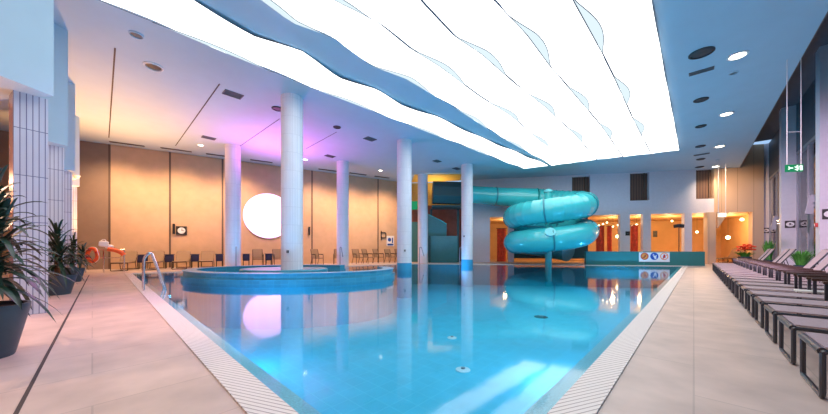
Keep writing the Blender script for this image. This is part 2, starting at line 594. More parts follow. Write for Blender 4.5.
# ------------------------------------------------------------------ window wall: piers and panes
PIERPX = [758.5, 781.5, 820]     # sight line of each pier's near pool-side edge
def wall_pt(Y, w):
    """point on the plane w = const at depth Y"""
    return ((w + 0.682 * Y) / 0.7314, Y)
def along(Y, w):
    p = wall_pt(Y, w)
    return p[0] * U[0] + p[1] * U[1]
pier_face = []
PY = [410.3 * 3.0 / (px - 694) for px in PIERPX]
us = [along(Y, 3.0) for Y in PY]
us += [us[2] - 6.1, us[2] - 12.2]
for i, un in enumerate(us):
    uf = un + 0.46
    bm = BM(); prism(bm, [UW(uf, 3.0), UW(uf, 3.5), UW(un, 3.5), UW(un, 3.0)], 0, 7.6)
    struct('wall_pier_%d' % (i + 1), bm, M['facade'], smooth=False)
    pier_face.append((un, uf))
for i in range(5):
    ub = pier_face[i][0]
    ua = pier_face[i + 1][1] if i < 4 else -3.3
    w0, w1 = 3.44, 3.52
    win = BM()
    for (c0, c1, z0, z1) in ((ua, ub, 0, 0.12), (ua, ub, 5.3, 5.42)):
        prism(win, [UW(c0, w0), UW(c1, w0), UW(c1, w1), UW(c0, w1)][::-1], z0, z1)
    nm = max(2, round((ub - ua) / 1.9))
    for q in range(nm + 1):
        c = ua + (ub - ua - 0.06) * q / nm
        prism(win, [UW(c, w0), UW(c + 0.06, w0), UW(c + 0.06, w1), UW(c, w1)][::-1], 0, 5.42)
    wo = struct('window_%d' % (i + 1), win, M['grey_metal'], smooth=False)
    g = BM(); prism(g, [UW(ua, 3.47), UW(ub, 3.47), UW(ub, 3.49), UW(ua, 3.49)][::-1], 0.1, 5.35)
    obj('pane', g, M['pane'], wo, smooth=False)
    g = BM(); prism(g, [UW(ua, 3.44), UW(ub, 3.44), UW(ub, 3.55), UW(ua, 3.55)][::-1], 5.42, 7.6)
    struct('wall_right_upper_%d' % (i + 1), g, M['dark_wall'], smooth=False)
# solid wall beyond the last pier, and the near end
uf = pier_face[0][1]
bm = BM(); wallbox(bm, UW(uf, 3.2), UW(uf + 9, 3.2), 0, 7.6, 0.2, 1)
struct('wall_right_far', bm, M['facade_beige'], smooth=False)
bm = BM(); wallbox(bm, UW(-3.2, 3.7), UW(-3.2, 1.8), 0, 7.6, 0.2, -1)
struct('wall_right_near', bm, M['facade'], smooth=False)

# ------------------------------------------------------------------ sawtooth of white bulkheads and tiled piers
d = Vector((-0.0966, -0.9953)); lf = Vector((-0.9953, 0.0966))
td = Vector((-0.495, -0.869)); tl = Vector((-0.869, 0.495))
BAYS = []
for k in range(4):
    C = Vector((-5.68 - 2.45 * k, 4.73 + 2.32 * k))
    BAYS.append(C)
    bm = BM()
    LB, DB = (2.3, 1.3) if k == 0 else (0.62, 0.42)
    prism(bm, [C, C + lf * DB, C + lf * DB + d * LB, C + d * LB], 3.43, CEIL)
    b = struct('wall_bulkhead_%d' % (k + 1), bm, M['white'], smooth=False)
    if k == 0:
        v = BM(); o = C + d * 0.46
        obox(v, (o.x + 0.006, o.y, 5.02), (d.x, d.y, 0), (-lf.x, -lf.y, 0), (0, 0, 1), (0.22, 0.02, 0.36))
        tag(obj('wall_vent', v, M['vent_grey'], smooth=False), 'small dark square vent high on the white bulkhead', 'vent')
    # tiled pier: local frame so that the tile pattern follows its face
    T = Vector(((-5.89) - 2.45 * k, 4.83 + 2.32 * k))
    bm = BM()
    box(bm, (0.17, 0.16, 1.715), (0.34, 0.32, 3.43))
    p = struct('wall_pier_tiled_%d' % (k + 1), bm, M['wall_tile'], smooth=False)
    p.location = (T.x + td.x * 0.34, T.y + td.y * 0.34, 0)
    p.rotation_euler = (0, 0, math.atan2(-td.y, -td.x))
    # tile returns to the corridor wall behind, so that no daylight shows
# ------------------------------------------------------------------ far facade
def fbox(bm, px0, px1, z0, z1, off0=0.0, t=0.3):
    wallbox(bm, fp(px0, off0), fp(px1, off0), z0, z1, t, 1)
    return bm
SOF = 3.32
WINS = [(572, 590, 176.5, 197), (630, 649, 172.8, 200.5), (696, 714, 169.2, 198.8)]
bm = BM()
edges_px = [462, 572, 590, 630, 649, 696, 714]
for i in range(0, len(edges_px) - 1):
    a, b = edges_px[i], edges_px[i + 1]
    w = [q for q in WINS if q[0] == a]
    if w:
        z0 = zat(fp((a + b) / 2), w[0][3]); z1 = zat(fp((a + b) / 2), w[0][2])
        fbox(bm, a, b, SOF, z0)
        fbox(bm, a, b, min(z1, CEIL - 0.02), CEIL)
    else:
        fbox(bm, a, b, SOF, CEIL)
struct('wall_far_upper', bm, M['facade'], smooth=False)
bm = BM(); fbox(bm, 714, 764, SOF, CEIL + 1.4)
struct('wall_far_panelled', bm, M['facade_beige'], smooth=False)
for i, (a, b, y1, y0) in enumerate(WINS):
    pm = fp((a + b) / 2)
    z0, z1 = zat(pm, y0), min(zat(pm, y1), CEIL - 0.02)
    bm = BM(); fbox(bm, a, b, z0, z1, off0=-0.22, t=0.06)
    w = struct('window_%d' % (i + 6), bm, M['window_brown'], smooth=False)
    fr = BM()
    fbox(fr, a, a + 0.8, z0, z1, off0=-0.12, t=0.1); fbox(fr, b - 5.0, b - 4.2, z0, z1, off0=-0.12, t=0.1); fbox(fr, a, b, z0, z0 + 0.05, off0=-0.12, t=0.1)
    obj('window_frame', fr, M['seam'], w, smooth=False)
# ground floor piers of the facade
for i, (a, b) in enumerate(((462, 490), (508, 514), (620, 630), (643, 651), (684.5, 692))):
    bm = BM(); fbox(bm, a, b, 0, SOF)
    struct('wall_far_pier_%d' % (i + 1), bm, M['facade'], smooth=False)
bm = BM(); fbox(bm, 514, 588, 0.30, SOF, t=0.2)
struct('wall_far_dark', bm, M['teal_dark'], smooth=False)
bm = BM(); fbox(bm, 752.5, 764, 0, SOF)
struct('wall_far_jamb', bm, M['facade_beige'], smooth=False)
# braced beige pier
bm = BM()
pa, pb = fp(707.5, 0.25), fp(716, 0.25)
wallbox(bm, pa, pb, 0, SOF, 0.35, 1)
q0, q1 = pa + Vector((0.979, -0.207, 0)) * 0.02, pa
vs = []
for (ds, z) in ((0.0, 1.9), (0.0, SOF), (-0.02, SOF), (0.62, SOF)):
    vs.append((ds, z))
tri = [(0.56, 2.3), (0.56, SOF), (1.15, SOF)]
lo = [bm.verts.new((pa.x + 0.979 * s, pa.y - 0.207 * s, z)) for s, z in tri]
hi = [bm.verts.new((v.co.x + 0.05, v.co.y + 0.25, v.co.z)) for v in lo]
bm.faces.new(lo); bm.faces.new(hi[::-1])
for i in range(3):
    bm.faces.new((lo[i], lo[(i + 1) % 3], hi[(i + 1) % 3], hi[i]))
struct('wall_far_braced_pier', bm, M['facade_beige'], smooth=False)
# room behind
bm = BM()
A0, A1 = fp(464, -0.31), fp(764, -0.31)
B0, B1 = A0 + Vector((1.2, 5.6, 0)), A1 + Vector((3.0, 5.6, 0))
wallbox(bm, B0, B1, 0, SOF, 0.2, 1); wallbox(bm, A0, B0, 0, SOF, 0.2, 1); wallbox(bm, A1, B1, 0, SOF, 0.2, -1)
struct('wall_lounge', bm, M['orange_wall'], smooth=False)
bm = BM(); prism(bm, [A0, A1, B1, B0], SOF, SOF + 0.25)
struct('ceiling_lounge', bm, M['orange_wall'], smooth=False)
bm = BM(); prism(bm, [A0, A1, B1, B0], 0.0, 0.012)
struct('floor_lounge', bm, M['room_floor'], smooth=False)
# tower niche to the side of the slide: back wall coloured with its yellow light, brown recess
bm = BM(); wallbox(bm, Vector((-0.25, 23.6, 0)), fp(464, -0.5), 4.35, CEIL, 0.2, 1)
struct('wall_far_yellow', bm, mat('yellow glow paint', (0.75, 0.50, 0.13), 0.6, noise=0.05), smooth=False)
bm = BM(); wallbox(bm, Vector((-0.25, 23.5, 0)), fp(464, -0.5), 0, 4.35, 0.2, 1)
struct('wall_far_brown', bm, mat('red brown recess', (0.20, 0.075, 0.06), 0.6, noise=0.2, nscale=2), smooth=False)

bm = BM(); prism(bm, [(0.05, 20.78), (3.3, 20.7), (3.4, 22.6), (-0.2, 23.3)], CEIL - 0.03, CEIL - 0.002)  # added slab, coloured for the yellow light on the ceiling here
struct('ceiling_yellow_glow', bm, bpy.data.materials['yellow glow paint'], smooth=False)
# teal low wall beside the pool's far end with its pictogram board
GD = Vector((0.987, -0.161, 0)); GN = Vector((-0.161, -0.987, 0)); GP = Vector((0.2, 19.8, 0)) + Vector((0.161, 0.987, 0)) * 0.24
def gp(px):
    s = line_hit(GP, GD, px)
    return GP + GD * s
bm = BM()
g0, g1 = gp(586), gp(705)
gl = (g1 - g0).length
box(bm, (gl / 2, 0.13, 0.415), (gl, 0.26, 0.83), bev=0.006)
gw = struct('wall_low_teal', bm, M['teal_wall'], smooth=False)
gw.location = g0
gw.rotation_euler = (0, 0, math.atan2(GD.y, GD.x))

# ------------------------------------------------------------------ columns
COLS = {'A': (-4.14, 10.19, 0.32), 'B': (-9.05, 15.0, 0), 'C': (-4.23, 17.8, 0), 'D': (-0.46, 14.3, -1.3), 'E': (0.61, 20.87, 0), 'F': (3.26, 18.43, -1.3)}
CT = {'A': 'white fluted column rising from the oval basin', 'B': 'white column on the deck beside the glowing disc, behind the basin',
      'C': 'white column on the far deck between two groups of beige chairs', 'D': 'white column with blue foot standing in open water beside the basin',
      'E': 'white column on the deck beside the teal slide tower', 'F': 'white column with blue foot in the water in front of the slide tube'}
for k, (x, y, z0) in COLS.items():
    bm = BM()
    n = 48
    lo, hi = [], []
    for i in range(n):
        r = 0.35 if i % 2 else 0.343
        a = 2 * PI * i / n
        lo.append(bm.verts.new((r * math.cos(a), r * math.sin(a), z0)))
        hi.append(bm.verts.new((r * math.cos(a), r * math.sin(a), CEIL)))
    bm.faces.new(lo[::-1]); bm.faces.new(hi)
    for i in range(n):
        bm.faces.new((lo[i], lo[(i + 1) % n], hi[(i + 1) % n], hi[i]))
    c = struct('column', bm, M['column'], autosmooth=60)
    c.location = (x, y, 0)
    tag(c, CT[k], 'column', 'round columns around the pool', 'structure')
    if z0 < 0:
        bm = BM(); lathe(bm, [(0.356, -1.3), (0.356, 0.335), (0.35, 0.34)], n=48)
        obj('tiled_base', bm, M['column_blue'], c)['label'] = 'blue mosaic base'
    if k in 'ADF':
        bm = BM()
        for dx in (-0.10, 0.02):
            a = -PI / 2 + dx - math.atan2(x, y) * 1.0 - (0.35 if k == 'A' else -0.1 if k == 'D' else 0.5)
            obox(bm, (0.353 * math.cos(a), 0.353 * math.sin(a), 0.92 if k != 'F' else 1.75), (-math.sin(a), math.cos(a), 0), (0, 0, 1), (math.cos(a), math.sin(a), 0), (0.03, 0.09, 0.01))
        obj('depth_marker', bm, M['black'], c, smooth=False)

# ------------------------------------------------------------------ round basin
JC = Vector((-4.42, 11.03))
jac = thing('oval_basin', 'large oval blue mosaic basin standing in the pool around a column', 'basin', (JC.x, JC.y, -1.3))
def arc_ring(bm, r0, r1, z0, z1, a0, a1, n=72):
    g = []
    for i in range(n + 1):
        a = a0 + (a1 - a0) * i / n
        c, s = math.cos(a), math.sin(a)
        g.append([bm.verts.new((r0 * c, r0 * s, z1)), bm.verts.new((r1 * c, r1 * s, z1)), bm.verts.new((r1 * c, r1 * s, z0)), bm.verts.new((r0 * c, r0 * s, z0))])
    for p, q in zip(g, g[1:]):
        for k in range(4):
            bm.faces.new((p[k], p[(k + 1) % 4], q[(k + 1) % 4], q[k]))
    bm.faces.new(g[0]); bm.faces.new(g[-1][::-1])
    return bm
JA, JB = 3.64, 2.37
def ell_ring(bm, d0, d1, z0, z1, a0, a1, n=96):
    g = []
    for i in range(n + 1):
        a = a0 + (a1 - a0) * i / n
        c, s_ = math.cos(a), math.sin(a)
        pt = lambda d, z: bm.verts.new(((JA + d) * c, (JB + d) * s_, z))
        g.append([pt(d0, z1), pt(d1, z1), pt(d1, z0), pt(d0, z0)])
    for p, q in zip(g, g[1:]):
        for k in range(4):
            bm.faces.new((p[k], p[(k + 1) % 4], q[(k + 1) % 4], q[k]))
    bm.faces.new(g[0]); bm.faces.new(g[-1][::-1])
    return bm
a0, a1 = math.radians(68), math.radians(68 + 318)
bm = BM(); ell_ring(bm, -0.34, 0, 1.24, 1.58, a0, a1); obj('rim_wall', bm, M['basin'], jac)
bm = BM(); ell_ring(bm, -0.30, 0.0, 0, 1.24, a0, a1); obj('underwater_wall', bm, M['pool_tile'], jac)
bm = BM(); ell_ring(bm, 0, 0.07, 1.2, 1.43, a0, a1); obj('outer_ledge', bm, M['basin'], jac)
bm = BM(); ell_ring(bm, -0.36, 0.03, 1.58, 1.60, a0, a1); obj('rim_cap', bm, mat('pale blue rim tiles', (0.10, 0.42, 0.62), 0.3, noise=0.08, nscale=20), jac)
bm = BM()
pcx, pcy = -4.55 - JC.x, 10.55 - JC.y
rs = [[bm.verts.new((pcx + 1.5 * s_ * math.cos(2 * PI * k / 48), pcy + 1.0 * s_ * math.sin(2 * PI * k / 48), z)) for k in range(48)] for s_, z in ((1, 0), (1, 1.59), (0.98, 1.62))]
for a, b in zip(rs, rs[1:]):
    for k in range(48):
        bm.faces.new((a[k], a[(k + 1) % 48], b[(k + 1) % 48], b[k]))
bm.faces.new(rs[0][::-1]); bm.faces.new(rs[-1])
obj('column_plinth', bm, M['basin'], jac)
bm = BM(); ell_ring(bm, -0.75, -0.31, 0, 0.9, a0, a1); obj('bench', bm, M['pool_tile'], jac)

# ------------------------------------------------------------------ luminous ceiling
PZ = CEIL - 0.10
def cuw(px, py):
    p = at_ceil(px, py, PZ)
    return (p.x * U[0] + p.y * U[1], p.x * W[0] + p.y * W[1])
LN = {
 'L1': [(523.9, 168.7), (420, 128.5), (312, 87), (219.6, 49.5), (165, 26), (105, 2)],
 'R1': [(547.5, 165.6), (480, 138), (437, 118), (400, 105), (376, 91), (339, 78), (303, 54), (255.8, 38), (190, 0)],
 'L2': [(552, 165.2), (500, 136), (454, 106.5), (406, 78), (372, 65), (332, 36), (292, 21.7), (263, 0)],
 'L3': [(573, 162.6), (541, 141), (511, 115), (480, 95.7), (439, 65), (411, 47.8), (379, 21.7), (350, 6.5), (335.5, 0)],
 'L4': [(597, 159.7), (576, 135), (545.7, 106.5), (515, 82.6), (480.4, 52.2), (454.3, 34.8), (421.7, 0)],
 'L5': [(623, 156.6), (602, 126), (580, 100), (550, 65), (528, 34.8), (495.7, 0)],
 'L6': [(651, 153.3), (632.6, 117), (615, 78), (597.8, 43.5), (574, 0)],
 'R6': [(679.1, 150), (672, 112), (665, 77), (658, 38), (651, 0)],
}
UMIN = -0.3
LU = {}
for k, pts in LN.items():
    q = sorted(cuw(*p) for p in pts)
    s = q[0]
    amp = 0.0 if k in ('L1', 'R6') else 0.16
    ext = []
    if s[0] > UMIN + 0.4:
        n = max(2, int((s[0] - UMIN) / 0.9))
        for i in range(n):
            uu = UMIN + (s[0] - UMIN) * i / n
            ext.append((uu, s[1] + amp * math.sin(i * 2.1)))
    else:
        ext = [(UMIN, s[1])]
    LU[k] = ext + q
def wline(k, u):
    q = LU[k]
    if u <= q[0][0]:
        return q[0][1]
    for a, b in zip(q, q[1:]):
        if u <= b[0]:
            t = (u - a[0]) / max(1e-6, b[0] - a[0])
            return a[1] + (b[1] - a[1]) * t
    return q[-1][1]
PANELS = [('L1', 'R1', 'narrow luminous ceiling panel along the columns, set apart by a wide blue gap'),
          ('L2', 'L3', 'luminous wavy ceiling panel bordering the blue gap'),
          ('L3', 'L4', 'luminous wavy ceiling panel second from the blue gap'),
          ('L4', 'L5', 'luminous wavy ceiling panel third from the blue gap, over the water slide'),
          ('L5', 'L6', 'luminous wavy ceiling panel next to the one along the downlights'),
          ('L6', 'R6', 'luminous ceiling panel along the row of downlights, outermost of the set')]
for pi, (a, b, lab) in enumerate(PANELS):
    ua, ub = LU[a][-1][0], LU[b][-1][0]
    root = thing('luminous_ceiling_panel', lab, 'ceiling light', (*UW(UMIN, (LU[a][0][1] + LU[b][0][1]) / 2), CEIL), 0, 'luminous membrane panels of the ceiling')
    base = Vector(root.location)
    bm = BM()
    ks = sorted({round(UMIN + (19.5) * i / 60, 4) for i in range(61)})
    n = 72
    rows = []
    for i in range(n + 1):
        t = i / n
        u_a, u_b = UMIN + (ua - UMIN) * t, UMIN + (ub - UMIN) * t
        wa, wb = wline(a, u_a), wline(b, u_b)
        row = []
        for j in range(5):
            f = j / 4
            u = u_a + (u_b - u_a) * f
            w = wa + (wb - wa) * f
            z = PZ + (0.03 * math.sin(u * 2.2 + pi) * (abs(f - 0.5) * 2) ** 2)
            p = Vector((*UW(u, w), z)) - base
            row.append((bm.verts.new(p), bm.verts.new((p.x, p.y, p.z + 0.035))))
        rows.append(row)
    for r0, r1 in zip(rows, rows[1:]):
        for j in range(4):
            bm.faces.new((r0[j][0], r0[j + 1][0], r1[j + 1][0], r1[j][0]))
            bm.faces.new((r0[j][1], r1[j][1], r1[j + 1][1], r0[j + 1][1]))
        for j in (0, 4):
            bm.faces.new((r0[j][0], r1[j][0], r1[j][1], r0[j][1]))
    for r in (rows[0], rows[-1]):
        for j in range(4):
            bm.faces.new((r[j][0], r[j + 1][0], r[j + 1][1], r[j][1]))
    bm.normal_update()
    mb = obj('membrane', bm, [M['panel'], M['trim_white']], root, smooth=False)
    for f in mb.data.polygons:
        if f.normal.z > 0.5 and f.center.z + base.z > PZ + 0.0:
            f.material_index = 1
    # fixing battens hold the membrane under the ceiling
    bt = BM()
    for t in (0.03, 0.5, 0.97):
        u_m = UMIN + ((ua + ub) / 2 - UMIN) * t
        w_m = (wline(a, u_m) + wline(b, u_m)) / 2
        p = Vector((*UW(u_m, w_m), CEIL - 0.035)) - base
        box(bt, p, (0.3, 0.3, 0.068), rz=UANG)
    obj('hanger', bt, M['trim_white'], root, smooth=False)
    # dark bead along the joint with the neighbour panel
    if a in ('L3', 'L4', 'L5', 'L6') or a == 'L1' or a == 'L2':
        bd = BM()
        pts = []
        for i in range(n + 1):
            u = UMIN + (ua - UMIN) * i / n
            p = Vector((*UW(u, wline(a, u)), PZ - 0.012)) - base
            pts.append(p)
        tube(bd, pts, 0.022 if a not in ('L1', 'L2') else 0.007, n=5)
        obj('edge_bead', bd, M['bead'], root)
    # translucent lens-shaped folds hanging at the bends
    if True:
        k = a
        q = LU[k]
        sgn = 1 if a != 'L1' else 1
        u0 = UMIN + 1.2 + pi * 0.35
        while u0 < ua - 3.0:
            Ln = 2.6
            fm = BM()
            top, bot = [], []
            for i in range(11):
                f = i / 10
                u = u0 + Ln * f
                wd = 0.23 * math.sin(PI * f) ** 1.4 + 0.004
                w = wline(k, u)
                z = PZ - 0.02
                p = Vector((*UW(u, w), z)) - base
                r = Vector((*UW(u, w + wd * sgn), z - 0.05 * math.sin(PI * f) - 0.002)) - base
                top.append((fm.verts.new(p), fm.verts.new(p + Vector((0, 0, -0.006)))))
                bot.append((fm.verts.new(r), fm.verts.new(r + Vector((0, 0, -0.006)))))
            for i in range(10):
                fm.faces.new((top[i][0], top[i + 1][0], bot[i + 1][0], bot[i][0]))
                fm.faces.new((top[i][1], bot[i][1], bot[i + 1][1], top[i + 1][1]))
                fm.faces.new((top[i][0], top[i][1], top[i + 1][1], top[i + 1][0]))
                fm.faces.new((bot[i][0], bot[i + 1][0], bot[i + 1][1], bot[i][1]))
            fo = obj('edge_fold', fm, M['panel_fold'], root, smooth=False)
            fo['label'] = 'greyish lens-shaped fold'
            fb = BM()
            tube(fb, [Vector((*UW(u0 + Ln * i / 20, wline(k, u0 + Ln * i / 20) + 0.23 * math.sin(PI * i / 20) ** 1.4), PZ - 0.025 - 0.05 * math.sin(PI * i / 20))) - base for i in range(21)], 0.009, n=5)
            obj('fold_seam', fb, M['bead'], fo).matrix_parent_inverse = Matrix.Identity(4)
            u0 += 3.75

# ------------------------------------------------------------------ ceiling fittings
def downlight(px, py, r, label, group=None, lamp=0):
    p = at_ceil(px, py)
    t = thing('downlight', label, 'ceiling light', p, 0, group)
    bm = BM(); lathe(bm, [(r * 1.25, 0), (r * 1.25, -0.018), (r * 0.95, -0.022), (r * 0.95, 0)], n=24, caps=False)
    obj('trim_ring', bm, M['trim_white'], t)
    bm = BM(); lathe(bm, [(r, -0.002), (r * 0.98, -0.012), (r * 0.1, -0.014)], n=24)
    obj('lens', bm, M['downlight'], t)
    if lamp:
        l = bpy.data.lights.new('downlight_lamp', 'SPOT')
        l.energy = lamp; l.color = (1, 0.78, 0.55); l.spot_size = 2.0; l.spot_blend = 0.8; l.shadow_soft_size = 0.08
        lo = link(bpy.data.objects.new('downlight_lamp', l)); lo.location = p - Vector((0, 0, 0.05))
    return t
def round_vent(px, py, r, m, label, group=None):
    p = at_ceil(px, py)
    t = thing('round_ceiling_vent', label, 'vent', p, 0, group)
    bm = BM(); lathe(bm, [(r, 0), (r, -0.02), (r * 0.85, -0.035), (r * 0.8, -0.01), (r * 0.8, 0)], n=28, caps=False)
    obj('rim', bm, m, t)
    bm = BM(); lathe(bm, [(r * 0.8, -0.002), (r * 0.78, -0.012), (r * 0.3, -0.02), (r * 0.05, -0.03)], n=28)
    obj('cone', bm, M['vent_dark'] if m is not M['ceiling'] else M['vent_grey'], t)
    return t
def rect_vent(px, py, sx, sy, ang, m, label, group=None):
    p = at_ceil(px, py)
    t = thing('ceiling_grille', label, 'vent', p, ang, group)
    bm = BM()
    for (c, s) in (((0, sy / 2, -0.012), (sx, 0.03, 0.024)), ((0, -sy / 2, -0.012), (sx, 0.03, 0.024)), ((sx / 2, 0, -0.012), (0.03, sy + 0.03, 0.024)), ((-sx / 2, 0, -0.012), (0.03, sy + 0.03, 0.024))):
        box(bm, c, s)
    obj('frame', bm, M['vent_grey'], t, smooth=False)
    bm = BM()
    nn = max(3, int(sy / 0.06))
    box(bm, (0, 0, -0.004), (sx, sy, 0.006))
    for i in range(nn):
        box(bm, (0, -sy / 2 + sy * (i + 0.5) / nn, -0.012), (sx - 0.03, 0.018, 0.012), rx=0.5)
    obj('slats', bm, m, t, smooth=False)
    return t
GD_ = 'downlights over the loungers'
downlight(737.6, 55.4, 0.17, 'recessed downlight farthest out over the near loungers, beside the round dark speaker vent', GD_, 240)
downlight(726.4, 113.8, 0.17, 'recessed downlight second along the row above the loungers', GD_, 240)
downlight(719.6, 146.3, 0.17, 'recessed downlight third along the row above the loungers', GD_, 240)
downlight(715.7, 166.4, 0.17, 'recessed downlight at the facade end of the row above the loungers', GD_, 240)
GL_ = 'downlights above the far deck'
downlight(200.7, 145, 0.12, 'small bright downlight above the far deck loungers, by a dark linear vent', GL_)
downlight(305.3, 159.3, 0.12, 'small downlight in the magenta ceiling patch beside the basin column', GL_)
downlight(380.5, 170.3, 0.12, 'small downlight in the ceiling just beside the open water column', GL_)
GV = 'round vents in a line beside the luminous ceiling'
round_vent(701.5, 52.8, 0.26, M['vent_dark'], 'large dark round ceiling vent next to the rectangular grille', GV)
round_vent(701, 99.6, 0.20, M['vent_dark'], 'dark round ceiling vent just beyond the rectangular grille', GV)
round_vent(700.8, 126, 0.18, M['vent_dark'], 'dark round ceiling vent between the second and third downlights', GV)
round_vent(700.5, 146, 0.20, M['vent_dark'], 'dark round ceiling vent level with the third downlight', GV)
round_vent(700.7, 159, 0.20, M['vent_dark'], 'dark round ceiling vent between the third and last downlights', GV)
round_vent(699.6, 166.8, 0.22, M['vent_dark'], 'dark round ceiling vent closest to the far facade', GV)
rect_vent(701.3, 71, 0.50, 0.16, UANG - PI / 2, M['vent_grey'], 'grey rectangular ceiling grille beside the large round vent')
rect_vent(701.5, 154.2, 0.60, 0.2, UANG - PI / 2, M['vent_grey'], 'small grey ceiling grille between round vents near the facade')
round_vent(733.5, 72.6, 0.10, M['ceiling'], 'tiny pale ceiling sensor just beyond the first downlight')
round_vent(717.8, 159.4, 0.10, M['ceiling'], 'tiny pale ceiling sensor near the facade downlight')
round_vent(136.3, 34.4, 0.14, M['ceiling'], 'pale round ceiling sensor beside the luminous panel tip')
v = round_vent(153.6, 66.3, 0.22, M['trim_white'], 'round white-rimmed ceiling loudspeaker with dark cone in the orange ceiling')
round_vent(277.5, 108.5, 0.2, M['vent_dark'], 'round dark ceiling vent beside the top of the basin column')
round_vent(337, 127, 0.16, M['vent_dark'], 'round dark ceiling vent over the oval basin, between basin column and open water column')
BANG = math.atan2(BWD[1], BWD[0])
rect_vent(233, 94.2, 0.52, 0.34, UANG, M['vent_grey'], 'square grey ceiling grille between two black slots')
rect_vent(370, 138.8, 0.5, 0.34, UANG, M['vent_grey'], 'square grey ceiling grille beside the open water column')
rect_vent(208.7, 137.7, 0.5, 0.3, UANG, M['vent_grey'], 'small square grey grille next to the bright far downlight')
rect_vent(330, 156, 0.5, 0.3, UANG, M['vent_grey'], 'small square grey grille in the magenta ceiling beside the far deck column')
rect_vent(437, 161, 0.45, 0.3, UANG, M['vent_grey'], 'small grey grille in the blue ceiling before the slide tower')
rect_vent(456.6, 168.6, 0.5, 0.3, UANG, M['vent_grey'], 'small grey grille beside the slide column top')
GW = 'dark linear vents along the back wall'
for (px, py, L, lab) in ((127.5, 143.8, 1.25, 'dark linear vent over the brown end of the back wall'), (176.5, 149.6, 1.25, 'dark linear vent over the wall clock'),
                         (219, 155.2, 1.15, 'dark linear vent beside the top of the far deck column near the disc'), (261.5, 161, 1.15, 'dark linear vent directly above the glowing disc'),
                         (328, 170, 1.2, 'dark linear vent above the first chairs past the basin column'), (358, 173.8, 1.2, 'dark linear vent above the chairs in the middle'),
                         (382, 177, 1.1, 'dark linear vent above the blue poster')):
    rect_vent(px, py, L, 0.16, BANG, M['vent_dark'], lab, GW)
# black slots in the ceiling
for i, (p0, p1) in enumerate((((116, 48.2), (109.4, 137.7)), ((220.3, 84), (176, 145.7)), ((280, 118.8), (239.5, 146.7)), ((337, 132), (306.5, 148.6)))):
    a, b = at_ceil(*p0), at_ceil(*p1)
    bm = BM(); wallbox(bm, a, b, CEIL - 0.006, CEIL + 0.02, 0.035 if i < 2 else 0.025)
    struct('trim_%d' % (i + 8), bm, M['joint'], smooth=False)

# ------------------------------------------------------------------ glowing wall disc, clock and wall lamps on the back wall
WX = Vector((0.856, 0.517, 0)); WN = Vector((0.517, -0.856, 0)); ZU = Vector((0, 0, 1))
p = bw(268.5)
c = Vector((p.x, p.y, zat(p, 216))) + WN * 0.02
t = thing('disc_lamp', 'big round glowing pinkish white disc on the beige back wall', 'wall lamp', c)
bm = BM(); disc(bm, (0, 0, 0), 1.38, WX, ZU, 0.05, 64); obj('housing', bm, M['trim_white'], t)
bm = BM(); disc(bm, tuple(WN * 0.05), 1.35, WX, ZU, 0.03, 64); obj('diffuser', bm, M['disc_lamp'], t)
p = bw(181.6, 0.0)
c = Vector((p.x, p.y, zat(p, 230.6)))
t = thing('wall_clock', 'square black framed clock with white face on the back wall', 'clock', c)
s = 0.46
bm = BM()
for (dx, dz, sx, sz) in ((0, 0.2, s, 0.06), (0, -0.2, s, 0.06), (0.2, 0, 0.06, s), (-0.2, 0, 0.06, s)):
    obox(bm, WX * dx + ZU * dz + WN * 0.03, WX, ZU, WN, (sx, sz, 0.06))
obj('frame', bm, M['black'], t, smooth=False)
bm = BM(); obox(bm, WN * 0.018, WX, ZU, WN, (0.4, 0.4, 0.03)); obj('backing', bm, M['black'], t, smooth=False)
bm = BM(); disc(bm, WN * 0.036, 0.17, WX, ZU, 0.008, 32); obj('dial', bm, M['sign_white'], t)
bm = BM()
obox(bm, WN * 0.052 + (ZU * 0.05 + WX * 0.02), WX, ZU, WN, (0.025, 0.11, 0.006)); obox(bm, WN * 0.052 + WX * 0.06, ZU, WX, WN, (0.02, 0.12, 0.006))
obj('hands', bm, M['black'], t, smooth=False)
GS = 'slim dark wall lamps on the back wall seams'
for px, py, lab in ((174, 229, 'slim dark vertical wall lamp next to the clock'), (309, 231, 'slim dark vertical wall lamp past the basin column')):
    p = bw(px); c = Vector((p.x, p.y, zat(p, py)))
    t = thing('wall_lamp', lab, 'wall lamp', c, 0, GS)
    bm = BM(); tube(bm, [WN * 0.09 + ZU * -0.27, WN * 0.09 + ZU * 0.27], 0.055, 10); obj('shade', bm, M['black'], t)
    bm = BM(); obox(bm, WN * 0.03, WX, ZU, WN, (0.06, 0.12, 0.06)); obj('bracket', bm, M['grey_metal'], t, smooth=False)
p = bw(381); c = Vector((p.x, p.y, zat(p, 235.5)))
t = thing('wall_bracket', 'dark P-shaped wall bracket beside the blue poster', 'bracket', c)
bm = BM(); tube(bm, round_path([WN * 0.05 + ZU * -0.35, WN * 0.05 + ZU * 0.35], 0.05), 0.035, 8); obj('upright', bm, M['black'], t)
bm = BM(); tube(bm, round_path([WN * 0.05 + ZU * 0.22, WN * 0.05 + ZU * 0.22 + WX * 0.38, WN * 0.05 - ZU * 0.16 + WX * 0.38, WN * 0.05 - ZU * 0.16], 0.08), 0.03, 8); obj('hoop', bm, M['black'], t)
p = bw(390.3); c = Vector((p.x, p.y, zat(p, 241)))
t = thing('wall_poster', 'white poster with blue shapes on the back wall by the column', 'poster', c)
bm = BM(); obox(bm, WN * 0.012, WX, ZU, WN, (0.62, 0.78, 0.02)); obj('board', bm, M['sign_white'], t, smooth=False)
bm = BM()
obox(bm, WN * 0.026 + ZU * -0.27, WX, ZU, WN, (0.5, 0.14, 0.006)); disc(bm, WN * 0.023 + ZU * 0.1 - WX * 0.08, 0.14, WX, ZU, 0.006, 20); obox(bm, WN * 0.026 + ZU * 0.05 + WX * 0.17, WX, ZU, WN, (0.1, 0.4, 0.006))
